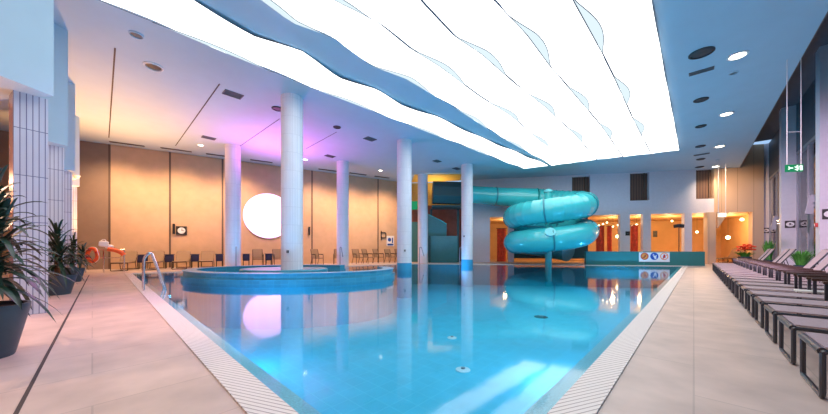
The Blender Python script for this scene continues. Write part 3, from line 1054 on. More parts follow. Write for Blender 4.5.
obj('print', bm, M['sign_blue'], t, smooth=False)

# ------------------------------------------------------------------ loungers along the window wall
def sling(bm, pts, x0, x1, th=0.012, sag=0.0, n=6):
    """thin sheet following a (y,z) profile between x0 and x1"""
    rows = []
    for (y, z) in pts:
        r = []
        for i in range(n + 1):
            f = i / n
            x = x0 + (x1 - x0) * f
            zz = z - sag * math.sin(PI * f)
            r.append((bm.verts.new((x, y, zz)), bm.verts.new((x, y, zz - th))))
        rows.append(r)
    for a, b in zip(rows, rows[1:]):
        for i in range(n):
            bm.faces.new((a[i][0], a[i + 1][0], b[i + 1][0], b[i][0]))
            bm.faces.new((a[i][1], b[i][1], b[i + 1][1], a[i + 1][1]))
        for i in (0, n):
            bm.faces.new((a[i][0], b[i][0], b[i][1], a[i][1]))
    for r in (rows[0], rows[-1]):
        for i in range(n):
            bm.faces.new((r[i][0], r[i + 1][0], r[i + 1][1], r[i][1]))
    return bm
def make_lounger(label, group, fm, mm, arms, wd=0.545, seat=1.25, h=0.33, tip=(1.70, 1.0), name='sun_lounger'):
    t = thing(name, label, 'sun lounger', group=group)
    x = wd / 2 - 0.018
    r = 0.0165
    bm = BM()                              # sled-shaped loop at the foot
    tube(bm, round_path([(x, 0.02, h - 0.015), (x, 0.02, 0.02), (-x, 0.02, 0.02), (-x, 0.02, h - 0.015)], 0.03), r, 8)
    obj('foot_frame', bm, fm, t)
    bm = BM(); tube(bm, [(-x, 0.02, h), (x, 0.02, h)], 0.026, 10); obj('foot_bar', bm, fm, t)
    for s in (-1, 1):
        bm = BM(); tube(bm, round_path([(s * x, 0.02, h - 0.03), (s * x, 0.02, h), (s * x, seat, h - 0.01), (s * x, seat + 0.02, h - 0.01)], 0.03), r, 8)
        obj('side_rail', bm, fm, t)
        bm = BM(); tube(bm, round_path([(s * x, seat - 0.02, h - 0.01), (s * x, seat + 0.1, 0.02), (s * x, seat + 0.55, 0.02)], 0.05), r * 0.9, 8)
        obj('leg', bm, fm, t)
    bm = BM(); tube(bm, [(-x, seat + 0.45, 0.02), (x, seat + 0.45, 0.02)], r * 0.9, 8); obj('stretcher', bm, fm, t)
    bm = BM(); sling(bm, [(0.03, h + 0.034), (0.3, h + 0.034), (0.65, h + 0.032), (1.0, h + 0.032), (seat - 0.02, h + 0.03)], -x - 0.005, x + 0.005, sag=0.006)
    obj('seat', bm, mm, t)
    b0 = Vector((0, seat, h)); b1 = Vector((0, tip[0], tip[1]))
    bm = BM(); tube(bm, round_path([(-x, b0.y, b0.z), (-x, b1.y, b1.z), (x, b1.y, b1.z), (x, b0.y, b0.z)], 0.06), r, 8)
    bf = obj('back_frame', bm, fm, t)
    bm = BM(); sling(bm, [tuple((b0 + (b1 - b0) * f + Vector((0, 0.02 * math.sin(PI * f) - 0.026, 0.02)))[1:]) for f in (0.03, 0.25, 0.5, 0.75, 0.97)], -x - 0.005, x + 0.005)
    obj('backrest', bm, mm, t)
    for s in ((-1, 1) if tip[1] > 0.5 else ()):
        bm = BM(); tube(bm, [tuple(b0 + (b1 - b0) * 0.55 + Vector((s * x, 0, 0))), (s * x, seat + 0.42, 0.03)], 0.011, 6); obj('back_stay', bm, fm, t)
    if arms:
        for s in (-1, 1):
            bm = BM(); box(bm, (s * (x + 0.012), 0.94, 0.575), (0.06, 0.60, 0.036), bev=0.008)
            a = obj('armrest', bm, M['frame_brown'], t)
            a['label'] = 'dark brown armrest'
            bm = BM(); box(bm, (s * (x + 0.012), 0.67, (h + 0.56) / 2), (0.034, 0.034, 0.56 - h), bev=0.004)
            obj('arm_post', bm, fm, a)
    return t
TH = math.atan2(-W[0], W[1])
GLR = 'mauve mesh loungers in the long poolside row'
ORD = ['first', 'second', 'third', 'fourth', 'fifth', 'sixth', 'seventh', 'eighth', 'ninth', 'tenth', 'eleventh', 'twelfth', 'thirteenth', 'fourteenth', 'fifteenth', 'sixteenth', 'seventeenth', 'eighteenth', 'nineteenth', 'twentieth']
first = flat = None
RAISED = (8, 9, 10, 14, 15, 18, 19)
for k in range(20):
    u = 3.396 + 0.545 / 2 + 0.82 * k
    x, y = UW(u, 0.626)
    st_ = 'raised back' if k in RAISED else 'back laid flat'
    if k < 10:
        lab = 'mauve mesh lounger, %s, %s of the poolside row counted from the camera end' % (st_, ORD[k])
    else:
        lab = 'mauve mesh lounger, %s, %s of the poolside row counted from the teal wall' % (st_, ORD[19 - k])
    if k in RAISED and first is None:
        first = make_lounger(lab, GLR, M['frame'], M['mesh'], True)
        first.location = (x, y, 0); first.rotation_euler = (0, 0, TH)
    elif k in RAISED:
        dup(first, (x, y, 0), TH, lab)
    elif flat is None:
        flat = make_lounger(lab, GLR, M['frame'], M['mesh'], True, tip=(1.98, 0.345))
        flat.location = (x, y, 0); flat.rotation_euler = (0, 0, TH)
    else:
        dup(flat, (x, y, 0), TH, lab)
lz = make_lounger('brown lounger in the orange room just past the braced pier', 'loungers in the orange room', M['frame_brown'], mat('brown sling mesh', (0.16, 0.09, 0.06), 0.7, noise=0.1), False)
p = fp(718, -0.9)
lz.location = (p.x, p.y, 0.012); lz.rotation_euler = (0, 0, -PI / 2 + 0.2)
for k, (px, off, lab) in enumerate(((723, -2.0, 'brown lounger in the orange room between two others'), (728, -3.1, 'brown lounger in the orange room beside the red flowers'))):
    p = fp(px, off)
    dup(lz, (p.x, p.y, 0.012), -PI / 2 + 0.2, lab, 'loungers in the orange room')

# small cream table between loungers
x, y = UW(3.396 + 0.82 * 5 - 0.14, 0.626 + 0.72)
t = thing('side_table', 'small cream topped side table between poolside loungers', 'table', (x, y, 0), TH)
bm = BM(); box(bm, (0, 0, 0.385), (0.2, 0.42, 0.03), bev=0.006); obj('table_top', bm, M['white_plastic'], t)
for sx in (-1, 1):
    for sy in (-1, 1):
        bm = BM(); tube(bm, [(sx * 0.08, sy * 0.17, 0), (sx * 0.08, sy * 0.17, 0.37)], 0.012, 8); obj('leg', bm, M['frame_brown'], t)

# grass-like plants by the piers
def blades(bm, n, h, spread, wid, z0, droop=0.3, r0=0.06, hmin=0.6):
    for i in range(n):
        a = random.uniform(0, 2 * PI)
        hh = h * random.uniform(hmin, 1.0)
        sp = spread * random.uniform(0.25, 1.0)
        b = Vector((math.cos(a), math.sin(a), 0)); s = Vector((-b.y, b.x, 0))
        base = b * random.uniform(0, r0) + Vector((0, 0, z0))
        pts = []
        for k in range(6):
            f = k / 5
            pts.append(base + b * sp * (f ** 1.6) + Vector((0, 0, hh * (f - droop * f * f * random.uniform(0.8, 1.1)))))
        pr = None
        for k, p in enumerate(pts):
            w = wid * (0.55 + 0.9 * math.sin(PI * min(1, (k + 0.6) / 6.0))) * (0.08 if k == 5 else 1)
            v = (bm.verts.new(p - s * w / 2), bm.verts.new(p + b * -w * 0.12), bm.verts.new(p + s * w / 2))
            if pr:
                bm.faces.new((pr[0], pr[1], v[1], v[0])); bm.faces.new((pr[1], pr[2], v[2], v[1]))
            pr = v
    return bm
for (px, Y, h, sp, lab) in ((768, 15.4, 1.34, 0.22, 'tall slim green grass plant beside the pier with the first oval sign'), (800, 10.7, 0.74, 0.40, 'low spreading green grass plant in front of the window wall')):
    x, y = wall_pt(Y, 2.8)
    t = thing('grass_plant', lab, 'plant', (x, y, 0), 0, 'grass plants by the window wall')
    bm = BM(); lathe(bm, [(0.13, 0), (0.18, 0.42), (0.19, 0.43), (0.17, 0.43), (0.165, 0.38), (0.02, 0.38)], n=24); obj('pot', bm, M['pot'], t)
    bm = BM(); blades(bm, 130, h, sp, 0.028, 0.38, droop=0.18, r0=0.12); obj('foliage', bm, M['leaf_light'], t)
# red flowering plant in front of the panelled jamb
p = fp(745, 0.6)
t = thing('flowering_plant', 'red and orange flowering plant by the entrance to the orange room', 'plant', p)
bm = BM(); lathe(bm, [(0.22, 0), (0.30, 0.5), (0.31, 0.52), (0.28, 0.52), (0.27, 0.47), (0.02, 0.47)], n=24); obj('pot', bm, M['pot'], t)
bm = BM(); blades(bm, 70, 0.5, 0.5, 0.07, 0.47, droop=0.3, r0=0.15); obj('foliage', bm, M['leaf_light'], t)
bm = BM()
for i in range(46):
    a, r = random.uniform(0, 2 * PI), random.uniform(0.05, 0.5)
    c = Vector((r * math.cos(a) * 1.1 + 0.1, r * math.sin(a) * 0.6, 0.80 + 0.38 * random.random() * (1 - r) + 0.12))
    m4 = Matrix.Translation(c) @ Matrix.Diagonal((1, 1, 0.55, 1))
    bmesh.ops.create_icosphere(bm, subdivisions=1, radius=random.uniform(0.06, 0.11), matrix=m4)
obj('blossoms', bm, M['red_flower'], t)

# oval signs on the piers, loudspeakers, call point
PW = Vector((*W, 0)); PU = Vector((*U, 0)); PN = -PW
GO = 'black signs with white ovals on the window piers'
for i, (px, py, lab) in enumerate(((766, 230.5, 'black sign with white oval on the farther pier, above the slim grass plant'), (790, 224.3, 'black sign with white oval on the middle window pier'), (830, 214, 'black sign with white oval on the pier cut by the picture edge'))):
    un, uf = pier_face[i]
    q0 = Vector((*UW(un, 3.0), 0)); r = (px - 414) / F
    dd = (r * q0.y - q0.x) / (W[0] - r * W[1])
    x, y = UW(un, 3.0 + dd)
    t = thing('pictogram_sign', lab, 'sign', (x, y, zat((0, y), py)), 0, GO)
    ax, ay, an = PW, ZU, -PU
    bm = BM(); obox(bm, an * 0.012, ax, ay, an, (0.31, 0.33, 0.024)); obj('board', bm, M['black'], t, smooth=False)
    bm = BM(); disc(bm, an * 0.024, 0.125, ax, ay, 0.004, 32, r2=0.105); obj('oval', bm, M['sign_white'], t, smooth=False)
    bm = BM()
    disc(bm, an * 0.028 + ay * 0.02, 0.035, ax, ay, 0.003, 16); obox(bm, an * 0.030 - ay * 0.03 + ax * 0.02, ax, ay, an, (0.12, 0.025, 0.003))
    obj('symbol', bm, M['vent_dark'], t, smooth=False)
GSP = 'grey tilted loudspeakers on the pier sides'
for i, (px, py, lab) in enumerate(((775, 223, 'grey tilted column loudspeaker held out from the middle pier'), (811.5, 204.5, 'grey tilted column loudspeaker held out from the pier with the red call point'))):
    uf = pier_face[i + 1][1]
    y = 410.3 * 3.06 / (px - 694)
    x, y = wall_pt(y, 3.06)
    z = zat((0, y), py)
    L = x * U[0] + y * U[1] - uf
    t = thing('loudspeaker', lab, 'speaker', (x, y, z), 0, GSP)
    tilt = Matrix.Rotation(-0.16, 3, -PU)
    a2, b2 = tilt @ PW, tilt @ ZU
    bm = BM(); obox(bm, (0, 0, 0), a2, b2, -PU, (0.15, 0.66, 0.12)); bmesh.ops.bevel(bm, geom=bm.edges[:], offset=0.012, segments=2, affect='EDGES'); obj('cabinet', bm, M['grey_metal'], t)
    bm = BM()
    for dz in (-0.08, 0.08):
        obox(bm, -PU * L / 2 + ZU * dz + PW * 0.03, PU, ZU, PW, (L - 0.004, 0.03, 0.03))
    obox(bm, -PU * (L - 0.012) + PW * 0.03, PU, ZU, PW, (0.02, 0.26, 0.12))
    obj('bracket', bm, M['steel'], t, smooth=False)
un, uf = pier_face[2]
x, y = UW((un + uf) / 2, 3.0)
t = thing('call_point', 'small red fire call point on the bright narrow pier face', 'alarm', (x - W[0] * 0.03, y - W[1] * 0.03, zat((0, y), 225)))
bm = BM(); box(bm, (0, 0, 0), (0.16, 0.055, 0.13), rz=UANG, bev=0.01); obj('housing', bm, M['red'], t)
bm = BM(); obox(bm, PN * 0.03, PU, ZU, PN, (0.07, 0.06, 0.006)); obj('push_plate', bm, M['sign_white'], t, smooth=False)

# hanging exit sign
c = at_ceil(791.5, 62)
c = Vector((*wall_pt(8.1, 1.98), 0)); zc = zat(c, 168.2)
t = thing('exit_sign', 'lit green exit sign hanging on two rods before the window wall', 'sign', (c.x, c.y, zc))
ex = Vector((1, 0, 0)).lerp(PU, 0.0); ex = Vector((0.99, -0.12, 0)).normalized(); en = Vector((-ex.y * -1, -ex.x, 0)); en = Vector((ex.y, -ex.x, 0))
bm = BM(); obox(bm, (0, 0, 0), ex, ZU, en, (0.39, 0.19, 0.05)); obj('box', bm, M['exit_green'], t, smooth=False)
bm = BM()
o = en * 0.028
def eb(x, z, sx, sz, rot=0):
    m3 = Matrix.Rotation(rot, 3, en)
    obox(bm, o + ex * x + ZU * z, m3 @ ex, m3 @ ZU, en, (sx, sz, 0.006))
disc(bm, o + ex * 0.055 + ZU * 0.06 - en * 0.003, 0.017, ex, ZU, 0.006, 12)
eb(0.045, 0.015, 0.035, 0.07, 0.35); eb(0.075, 0.02, 0.05, 0.016, 0.5); eb(0.01, 0.02, 0.05, 0.016, -0.5); eb(0.06, -0.045, 0.018, 0.07, -0.5); eb(0.02, -0.045, 0.06, 0.018, -0.3)
eb(-0.10, 0.0, 0.10, 0.024); eb(-0.135, 0.018, 0.06, 0.02, -0.8); eb(-0.135, -0.018, 0.06, 0.02, 0.8)
eb(0.14, 0.0, 0.06, 0.13)
obj('pictogram', bm, M['exit_white'], t, smooth=False)
for s in (-0.165, 0.165):
    bm = BM(); tube(bm, [ex * s + ZU * 0.09, ex * s + ZU * (CEIL - zc)], 0.008, 6); obj('rod', bm, M['trim_white'], t)
bm = BM(); tube(bm, [ex * -0.165 + ZU * (0.98), ex * 0.165 + ZU * 0.98], 0.006, 6); obj('cross_bar', bm, M['trim_white'], t)

# ------------------------------------------------------------------ pictogram board on the teal wall
pc = gp(654)
t = thing('warning_board', 'white board with three round pictograms on the low teal wall', 'sign', (pc.x + GN.x * 0.005, pc.y + GN.y * 0.005, 0.50))
ax, ay, an = GD, ZU, GN
bm = BM(); obox(bm, an * 0.012, ax, ay, an, (1.62, 0.56, 0.02)); obj('board', bm, M['sign_white'], t, smooth=False)
def roundel(dx, outer, inner, name, icon):
    o = an * 0.023 + ax * dx + ay * 0.05
    b_ = BM(); disc(b_, o, 0.215, ax, ay, 0.004, 32)
    rr = obj(name, b_, outer, t, smooth=False)
    if inner:
        b_ = BM(); disc(b_, o + an * 0.004, 0.165, ax, ay, 0.003, 32); obj('field', b_, inner, rr, smooth=False)
    b_ = BM()
    for (kind, x, z, sx, sz, rot) in icon:
        if kind == 'd':
            disc(b_, o + an * 0.007 + ax * x + ay * z, sx, ax, ay, 0.004, 14)
        else:
            m3 = Matrix.Rotation(rot, 3, an)
            obox(b_, o + an * 0.009 + ax * x + ay * z, m3 @ ax, m3 @ ay, an, (sx, sz, 0.004))
    return rr, b_
rr, b_ = roundel(-0.52, M['sign_red'], M['sign_orange'], 'roundel', [('d', 0.03, 0.05, 0.035, 0, 0), ('b', 0.0, -0.02, 0.15, 0.05, 0.5), ('b', -0.05, -0.07, 0.12, 0.03, 0)])
obj('symbol', b_, M['vent_dark'], rr, smooth=False)
b_ = BM(); m3 = Matrix.Rotation(0.78, 3, an); obox(b_, an * 0.036 + ax * -0.52 + ay * 0.05, m3 @ ax, m3 @ ay, an, (0.36, 0.04, 0.004)); obj('slash', b_, M['sign_red'], rr, smooth=False)
rr, b_ = roundel(0.0, M['sign_blue'], None, 'roundel', [('d', -0.05, 0.08, 0.04, 0, 0), ('b', 0.03, -0.06, 0.10, 0.20, 0.5), ('b', 0.08, -0.02, 0.05, 0.18, -0.2)])
obj('symbol', b_, M['sign_white'], rr, smooth=False)
rr, b_ = roundel(0.52, M['sign_orange'], M['sign_white'], 'roundel', [('d', 0.0, 0.07, 0.05, 0, 0), ('b', 0.0, -0.03, 0.12, 0.13, 0.2), ('b', 0.06, 0.02, 0.16, 0.04, 0.6), ('b', -0.05, -0.1, 0.05, 0.1, -0.4)])
obj('symbol', b_, M['sign_red'], rr, smooth=False)

# ------------------------------------------------------------------ water slide
SCX, SCY, SR, TR = 8.22, 18.35, 1.96, 0.67
def hel(t):
    a = 2 * PI * t
    z = 3.80 - 1.6 * t - 0.2 * math.sin(a)
    return Vector((SCX + SR * math.cos(a), SCY - SR * math.sin(a), z))
sl = thing('water_slide', 'turquoise tube water slide with two stacked coils by the far pool end', 'water slide', (SCX, SCY, -1.3))
so = Vector(sl.location)
def coil(name, t0, t1, m, rib=0.0):
    n = int(90 * (t1 - t0)) + 2
    n *= 2
    pts = [hel(t0 + (t1 - t0) * i / n) - so for i in range(n + 1)]
    rs = [TR * (1 + (rib if i % 6 == 0 else 0)) for i in range(n + 1)]
    bm = BM(); tube(bm, pts, rs, 28)
    return obj(name, bm, m, sl, autosmooth=50)
coil('upper_coil', -0.25, 0.75, M['slide'], 0.045)
coil('lower_coil', 0.75, 1.55, M['slide'])
o = coil('exit_tube', 1.55, 1.92, M['slide_joint'])
e0 = hel(-0.25)
ep = [Vector((3.37, 20.75, 4.80)), Vector((4.4, 20.72, 4.70)), Vector((6.0, 20.60, 4.56)), Vector((7.2, 20.42, 4.46)), e0]
bm = BM(); tube(bm, [p - so for p in ep], [0.6, 0.6, 0.62, 0.66, TR], 28); obj('entry_tube', bm, M['slide'], sl)
def flange(p, tdir, name='flange'):
    tdir = tdir.normalized()
    a = tdir.orthogonal().normalized(); b = tdir.cross(a)
    bm = BM()
    pts = [p - so + (a * math.cos(2 * PI * k / 36) + b * math.sin(2 * PI * k / 36)) * ((TR if name == 'flange' else 0.6) + 0.012) for k in range(36)]
    tube(bm, pts, 0.045, 6, closed=True)
    return obj(name, bm, M['slide_joint'], sl)
for t in (0.0, 0.125, 0.33, 0.56, 0.88, 1.07, 1.3, 1.5):
    flange(hel(t), hel(t + 0.01) - hel(t - 0.01))
for q in (Vector((5.6, 20.63, 4.60)),):
    flange(q, Vector((1, 0, -0.06)), 'entry_flange')
bm = BM(); tube(bm, [Vector((0, 0, 0)), Vector((0, 0, 5.75))], 0.19, 20); obj('support_post', bm, M['slide'], sl)
bm = BM(); lathe(bm, [(0.26, 5.75), (0.26, 5.85), (0.1, 5.95)], n=20); obj('post_cap', bm, M['slide_pale'], sl)
for t in (0.06, 0.25, 0.45, 0.70, 0.95, 1.2, 1.42):
    p = hel(t) - so
    q = Vector((0, 0, p.z - TR - 0.02))
    bm = BM(); tube(bm, [q, Vector((p.x * 0.95, p.y * 0.95, p.z - TR - 0.02))], 0.05, 8); obj('bracket_arm', bm, M['slide_joint'], sl)
# round hatch on the lower coil
p = hel(1.315)
nrm = Vector((-0.25, -0.80, 0.55)).normalized(); a = nrm.orthogonal().normalized(); b = nrm.cross(a)
bm = BM(); disc(bm, p - so + nrm * (TR - 0.03), 0.27, a, b, 0.09, 28); obj('hatch', bm, M['slide_pale'], sl)['label'] = 'pale round hatch'
p = hel(1.10)
nrm = Vector((0.5, -0.6, 0.62)).normalized(); a = nrm.orthogonal().normalized(); b = nrm.cross(a)
bm = BM(); disc(bm, p - so + nrm * (TR - 0.03), 0.17, a, b, 0.08, 24); obj('hatch', bm, M['slide_pale'], sl)['label'] = 'pale round hatch'
# tower of the slide: stair flank, panels, platform
tw = thing('slide_tower', 'dark teal stair tower with sloped flank panel under the slide entry', 'tower', (1.0, 20.9, 0))
bm = BM(); box(bm, (1.15, 0.5, 0.95), (1.9, 0.12, 1.9), bev=0.01); obj('front_panel', bm, M['teal_panel'], tw)
bm = BM()
pl = [(0.02, 0), (1.35, 0), (1.35, 2.72), (0.9, 3.0), (0.02, 3.42)]
lo = [bm.verts.new((x, 0.75, z)) for x, z in pl]; hi = [bm.verts.new((x, 0.85, z)) for x, z in pl]
bm.faces.new(lo); bm.faces.new(hi[::-1])
for i in range(5):
    bm.faces.new((lo[i], lo[(i + 1) % 5], hi[(i + 1) % 5], hi[i]))
obj('stair_flank', bm, M['teal_panel'], tw, smooth=False)
bm = BM(); tube(bm, [(0.02, 0.74, 3.46), (0.9, 0.74, 3.04), (1.35, 0.74, 2.76)], 0.035, 8); obj('flank_rail', bm, M['slide'], tw)
bm = BM(); tube(bm, [(0.28, -0.15, 4.86), (2.35, -0.15, 4.81)], 0.80, 8); obj('start_housing', bm, M['teal_dark'], tw, smooth=False)['label'] = 'dark eight-sided start housing'
bm = BM(); box(bm, (1.3, 0.35, 3.92), (2.1, 1.5, 0.12), bev=0.01); obj('platform', bm, M['teal_dark'], tw)
for x in (0.25, 2.2):
    bm = BM(); box(bm, (x, 0.95, 1.93), (0.14, 0.14, 3.86)); obj('tower_post', bm, M['teal_dark'], tw, smooth=False)
bm = BM(); box(bm, (0.12, 0.42, 0.95), (0.10, 0.1, 1.9)); obj('corner_strip', bm, M['teal_dark'], tw, smooth=False)
# teal screen + green exit sign glimpsed between the two columns
bm = BM(); wallbox(bm, Vector((-0.35, 22.6, 0)), Vector((0.3, 22.45, 0)), 0, 3.0, 0.1, 1)
tag(obj('teal_screen', bm, M['teal_panel'], smooth=False), 'narrow teal screen glimpsed between two columns', 'screen')
bm = BM(); wallbox(bm, Vector((-0.35, 22.55, 0)), Vector((0.25, 22.42, 0)), 3.92, 4.55, 0.06, 1)
es = obj('exit_lamp_box', bm, M['exit_green'], smooth=False)
tag(es, 'green lit sign glimpsed high between two columns', 'sign')

# ------------------------------------------------------------------ loungers and chairs on the far deck
RZB = math.atan2(BWD[1], BWD[0])      # local y points to the wall
GB = 'beige mesh loungers against the back wall'
proto = None
for i, (px, lab) in enumerate(((132.5, 'beige mesh lounger by the lifebuoy stand'), (159.5, 'beige mesh lounger below the wall clock seam'), (185, 'beige mesh lounger under the wall clock'), (208.5, 'beige mesh lounger beside the far deck column'))):
    p = bw(px, 0.35)
    q = p + WN * 1.75
    # keep the foot on the sight line
    if proto is None:
        proto = make_lounger(lab, GB, M['frame_brown'], M['mesh_beige'], False, wd=0.60, seat=1.3, h=0.36, tip=(1.62, 0.86), name='beige_lounger')
        proto.location = q; proto.rotation_euler = (0, 0, RZB)
    else:
        dup(proto, q, RZB, lab)
GN_ = 'navy side tables between beige chairs and loungers'
proto2 = None
for i, (px, lab) in enumerate(((146.5, 'low navy table box beside the lounger by the lifebuoy stand'), (172, 'low navy table box under the slim wall lamp'), (196.5, 'low navy table box between the clock lounger and the column'), (220, 'low navy table box just before the far deck column'), (245.5, 'low navy table box under the glowing disc edge'), (267, 'low navy table box below the glowing disc'))):
    p = bw(px, 0.75 if px < 230 else 1.0)
    if proto2 is None:
        t = thing('side_table', lab, 'table', p, RZB, GN_)
        bm = BM(); box(bm, (0, 0, 0.50), (0.34, 0.38, 0.36), bev=0.03); obj('box', bm, M['navy'], t)
        bm = BM(); box(bm, (0, 0, 0.70), (0.38, 0.42, 0.03), bev=0.008); obj('table_top', bm, M['navy'], t)
        for sx in (-1, 1):
            for sy in (-1, 1):
                bm = BM(); tube(bm, [(sx * 0.14, sy * 0.15, 0), (sx * 0.14, sy * 0.15, 0.33)], 0.018, 8); obj('leg', bm, M['black'], t)
        proto2 = t
    else:
        dup(proto2, p, RZB, lab)
def make_chair(lab, group):
    t = thing('garden_chair', lab, 'chair', group=group)
    fm, mm = M['frame_brown'], M['mesh_beige']
    for s in (-1, 1):
        bm = BM(); tube(bm, round_path([(s * 0.27, -0.26, 0), (s * 0.27, -0.24, 0.62), (s * 0.27, 0.22, 0.64)], 0.06), 0.02, 8); l = obj('leg', bm, fm, t)
        bm = BM(); tube(bm, round_path([(s * 0.25, 0.34, 0), (s * 0.25, 0.16, 0.42), (s * 0.25, 0.34, 0.95)], 0.1), 0.018, 8); obj('leg', bm, fm, t)
        bm = BM(); box(bm, (s * 0.27, -0.02, 0.655), (0.06, 0.46, 0.025), bev=0.006); obj('armrest', bm, fm, t)
    bm = BM(); sling(bm, [(-0.26, 0.43), (-0.1, 0.425), (0.1, 0.41), (0.18, 0.41)], -0.25, 0.25, th=0.02, sag=0.01); obj('seat', bm, mm, t)
    bm = BM(); sling(bm, [(0.17, 0.44), (0.22, 0.58), (0.29, 0.80), (0.35, 0.98)], -0.25, 0.25, th=0.02); obj('backrest', bm, mm, t)
    bm = BM(); tube(bm, [(-0.25, -0.25, 0.40), (0.25, -0.25, 0.40)], 0.016, 8); obj('stretcher', bm, fm, t)
    return t
GC = 'beige mesh armchairs along the back wall'
proto3 = None
for i, (px, rz, lab) in enumerate(((256.5, 0.0, 'beige mesh armchair in front of the glowing disc'), (276, 0.1, 'beige mesh armchair partly behind the basin column'),
                                  (313, 0.35, 'beige mesh armchair past the basin column, under the slim wall lamp'), (333, -0.3, 'beige mesh armchair next to the far deck column'),
                                  (352, 0.2, 'beige mesh armchair just behind the far deck column'), (361.5, 0.5, 'beige mesh armchair third before the blue poster'),
                                  (372, 0.4, 'beige mesh armchair second before the blue poster'), (383, 0.2, 'beige mesh armchair under the P-shaped bracket'),
                                  (393, 0.3, 'beige mesh armchair below the blue poster by the open water column'))):
    p = bw(px, 1.15)
    if proto3 is None:
        proto3 = make_chair(lab, GC); proto3.location = p; proto3.rotation_euler = (0, 0, RZB + rz)
    else:
        dup(proto3, p, RZB + rz, lab)

# lifebuoy stand
p = at_floor(103, 272.5)
st = thing('lifebuoy_stand', 'low steel tube stand for rescue gear at the pool corner', 'stand', p, RZB)
for x in (-0.52, 0.02, 0.66):
    bm = BM(); tube(bm, [(x, 0, 0), (x, 0, 0.95)], 0.022, 8); obj('post', bm, M['steel'], st)
bm = BM(); tube(bm, [(-0.55, 0, 0.97), (0.69, 0, 0.97)], 0.022, 8); obj('top_rail', bm, M['steel'], st)
bm = BM(); tube(bm, [(-0.52, 0, 0.62), (0.66, 0, 0.62)], 0.016, 8); obj('lower_rail', bm, M['steel'], st)
bm = BM(); tube(bm, round_path([(-0.30, -0.02, 0.97), (-0.30, -0.16, 0.97), (-0.30, -0.16, 1.02)], 0.03), 0.012, 8); obj('ring_hook', bm, M['steel'], st)
rs_ = Vector((p.x, p.y, 0)) - WX * 0.30 + WN * 0.125
lb = thing('lifebuoy', 'orange ring lifebuoy hanging on the steel stand', 'lifebuoy', (rs_.x + 0.06, rs_.y - 0.03, 0.74), -0.2)
bm = BM(); tube(bm, [(0.27 * math.cos(2 * PI * k / 32), 0, 0.27 * math.sin(2 * PI * k / 32)) for k in range(32)], 0.07, 12, closed=True); obj('ring', bm, M['orange'], lb)
for q in range(4):
    a = q * PI / 2 + 0.4
    bm = BM(); tube(bm, [(0.27 * math.cos(a + d), 0, 0.27 * math.sin(a + d)) for d in (-0.14, -0.05, 0.05, 0.14)], 0.076, 12); obj('band', bm, M['red'], lb)
bm = BM(); tube(bm, [(0.345 * math.cos(2 * PI * k / 32), -0.02 * math.sin(8 * PI * k / 32), 0.345 * math.sin(2 * PI * k / 32)) for k in range(32)], 0.012, 6, closed=True); obj('grab_rope', bm, M['white_plastic'], lb)
q = Vector((p.x, p.y, 0)) + WX * 0.10
wb = thing('rescue_bag', 'white throw bag lying on the rail of the lifebuoy stand', 'rescue gear', (q.x, q.y, 0.994), RZB)
bm = BM(); box(bm, (-0.08, 0, 0.22), (0.30, 0.16, 0.26), bev=0.06, ry=0.15); box(bm, (0.10, 0, 0.10), (0.26, 0.15, 0.19), bev=0.06, ry=0.25); obj('bag', bm, M['white_plastic'], wb)
bm = BM(); tube(bm, arc((-0.08, 0, 0.34), 0.07, 0, PI, 8, (1, 0, 0), (0, 0, 1)), 0.012, 6); obj('handle', bm, M['white_plastic'], wb)
q = Vector((p.x, p.y, 0)) + WX * 0.40 + WN * 0.13
rb = thing('rescue_tube', 'orange red rescue tube slung on the end of the lifebuoy stand', 'rescue gear', (q.x, q.y, 0.97), RZB)
bm = BM(); tube(bm, round_path([(-0.22, 0, 0.02), (0.02, 0, -0.02), (0.22, 0, -0.14), (0.28, 0, -0.24)], 0.2), 0.085, 12); obj('float', bm, M['orange'], rb)
bm = BM(); tube(bm, round_path([(-0.1, 0.0, 0.09), (-0.1, 0.13, 0.028), (-0.02, 0.13, 0.028), (-0.02, 0.0, 0.07)], 0.04), 0.012, 6); obj('strap', bm, M['red'], rb)

# pool ladder at the left edge
e1 = Vector((0.72, 0.69, 0)); 
ep_ = at_floor(152.5, 290.5)
vdir = Vector((-0.72, 0.69, 0))
ld = thing('pool_ladder', 'steel pool ladder with two curved handrails near the lifebuoy stand', 'ladder', ep_, math.atan2(e1.y, e1.x))
for y in (0.0, 0.62):
    pts = round_path([(-0.16, y, 0), (-0.15, y, 0.80), (-0.02, y, 0.96), (0.26, y, 0.0), (0.30, y, -0.9)], 0.16, 6)
    bm = BM(); tube(bm, pts, 0.019, 10); obj('handrail', bm, M['steel'], ld)
for z in (-0.2, -0.45, -0.7):
    bm = BM(); box(bm, (0.32, 0.31, z), (0.10, 0.60, 0.03), bev=0.006); obj('rung', bm, M['steel'], ld)
# cane handrails beyond the basin
GH = 'cane-shaped handrails on the far pool edge'
for (px, py, lab) in ((236, 269.5, 'cane-shaped handrail by the far deck column near the disc'), (340, 266.3, 'cane-shaped handrail by the far deck column between the chairs'), (419.5, 264.6, 'cane-shaped handrail at the pool edge before the slide tower column'), (459.8, 264.5, 'cane-shaped handrail beside the slide tube column')):
    q = at_floor(px, py)
    t = thing('handrail', lab, 'handrail', q, RZB - PI / 2, GH)
    bm = BM(); tube(bm, round_path([(0, 0, 0), (0, 0, 1.08), (0.22, 0, 1.1), (0.5, 0, 0.55)], 0.14, 6), 0.024, 10); obj('rail', bm, M['grey_metal'], t)
    bm = BM(); lathe(bm, [(0.06, 0), (0.06, 0.015), (0.03, 0.02)], n=16); obj('base_flange', bm, M['grey_metal'], t)

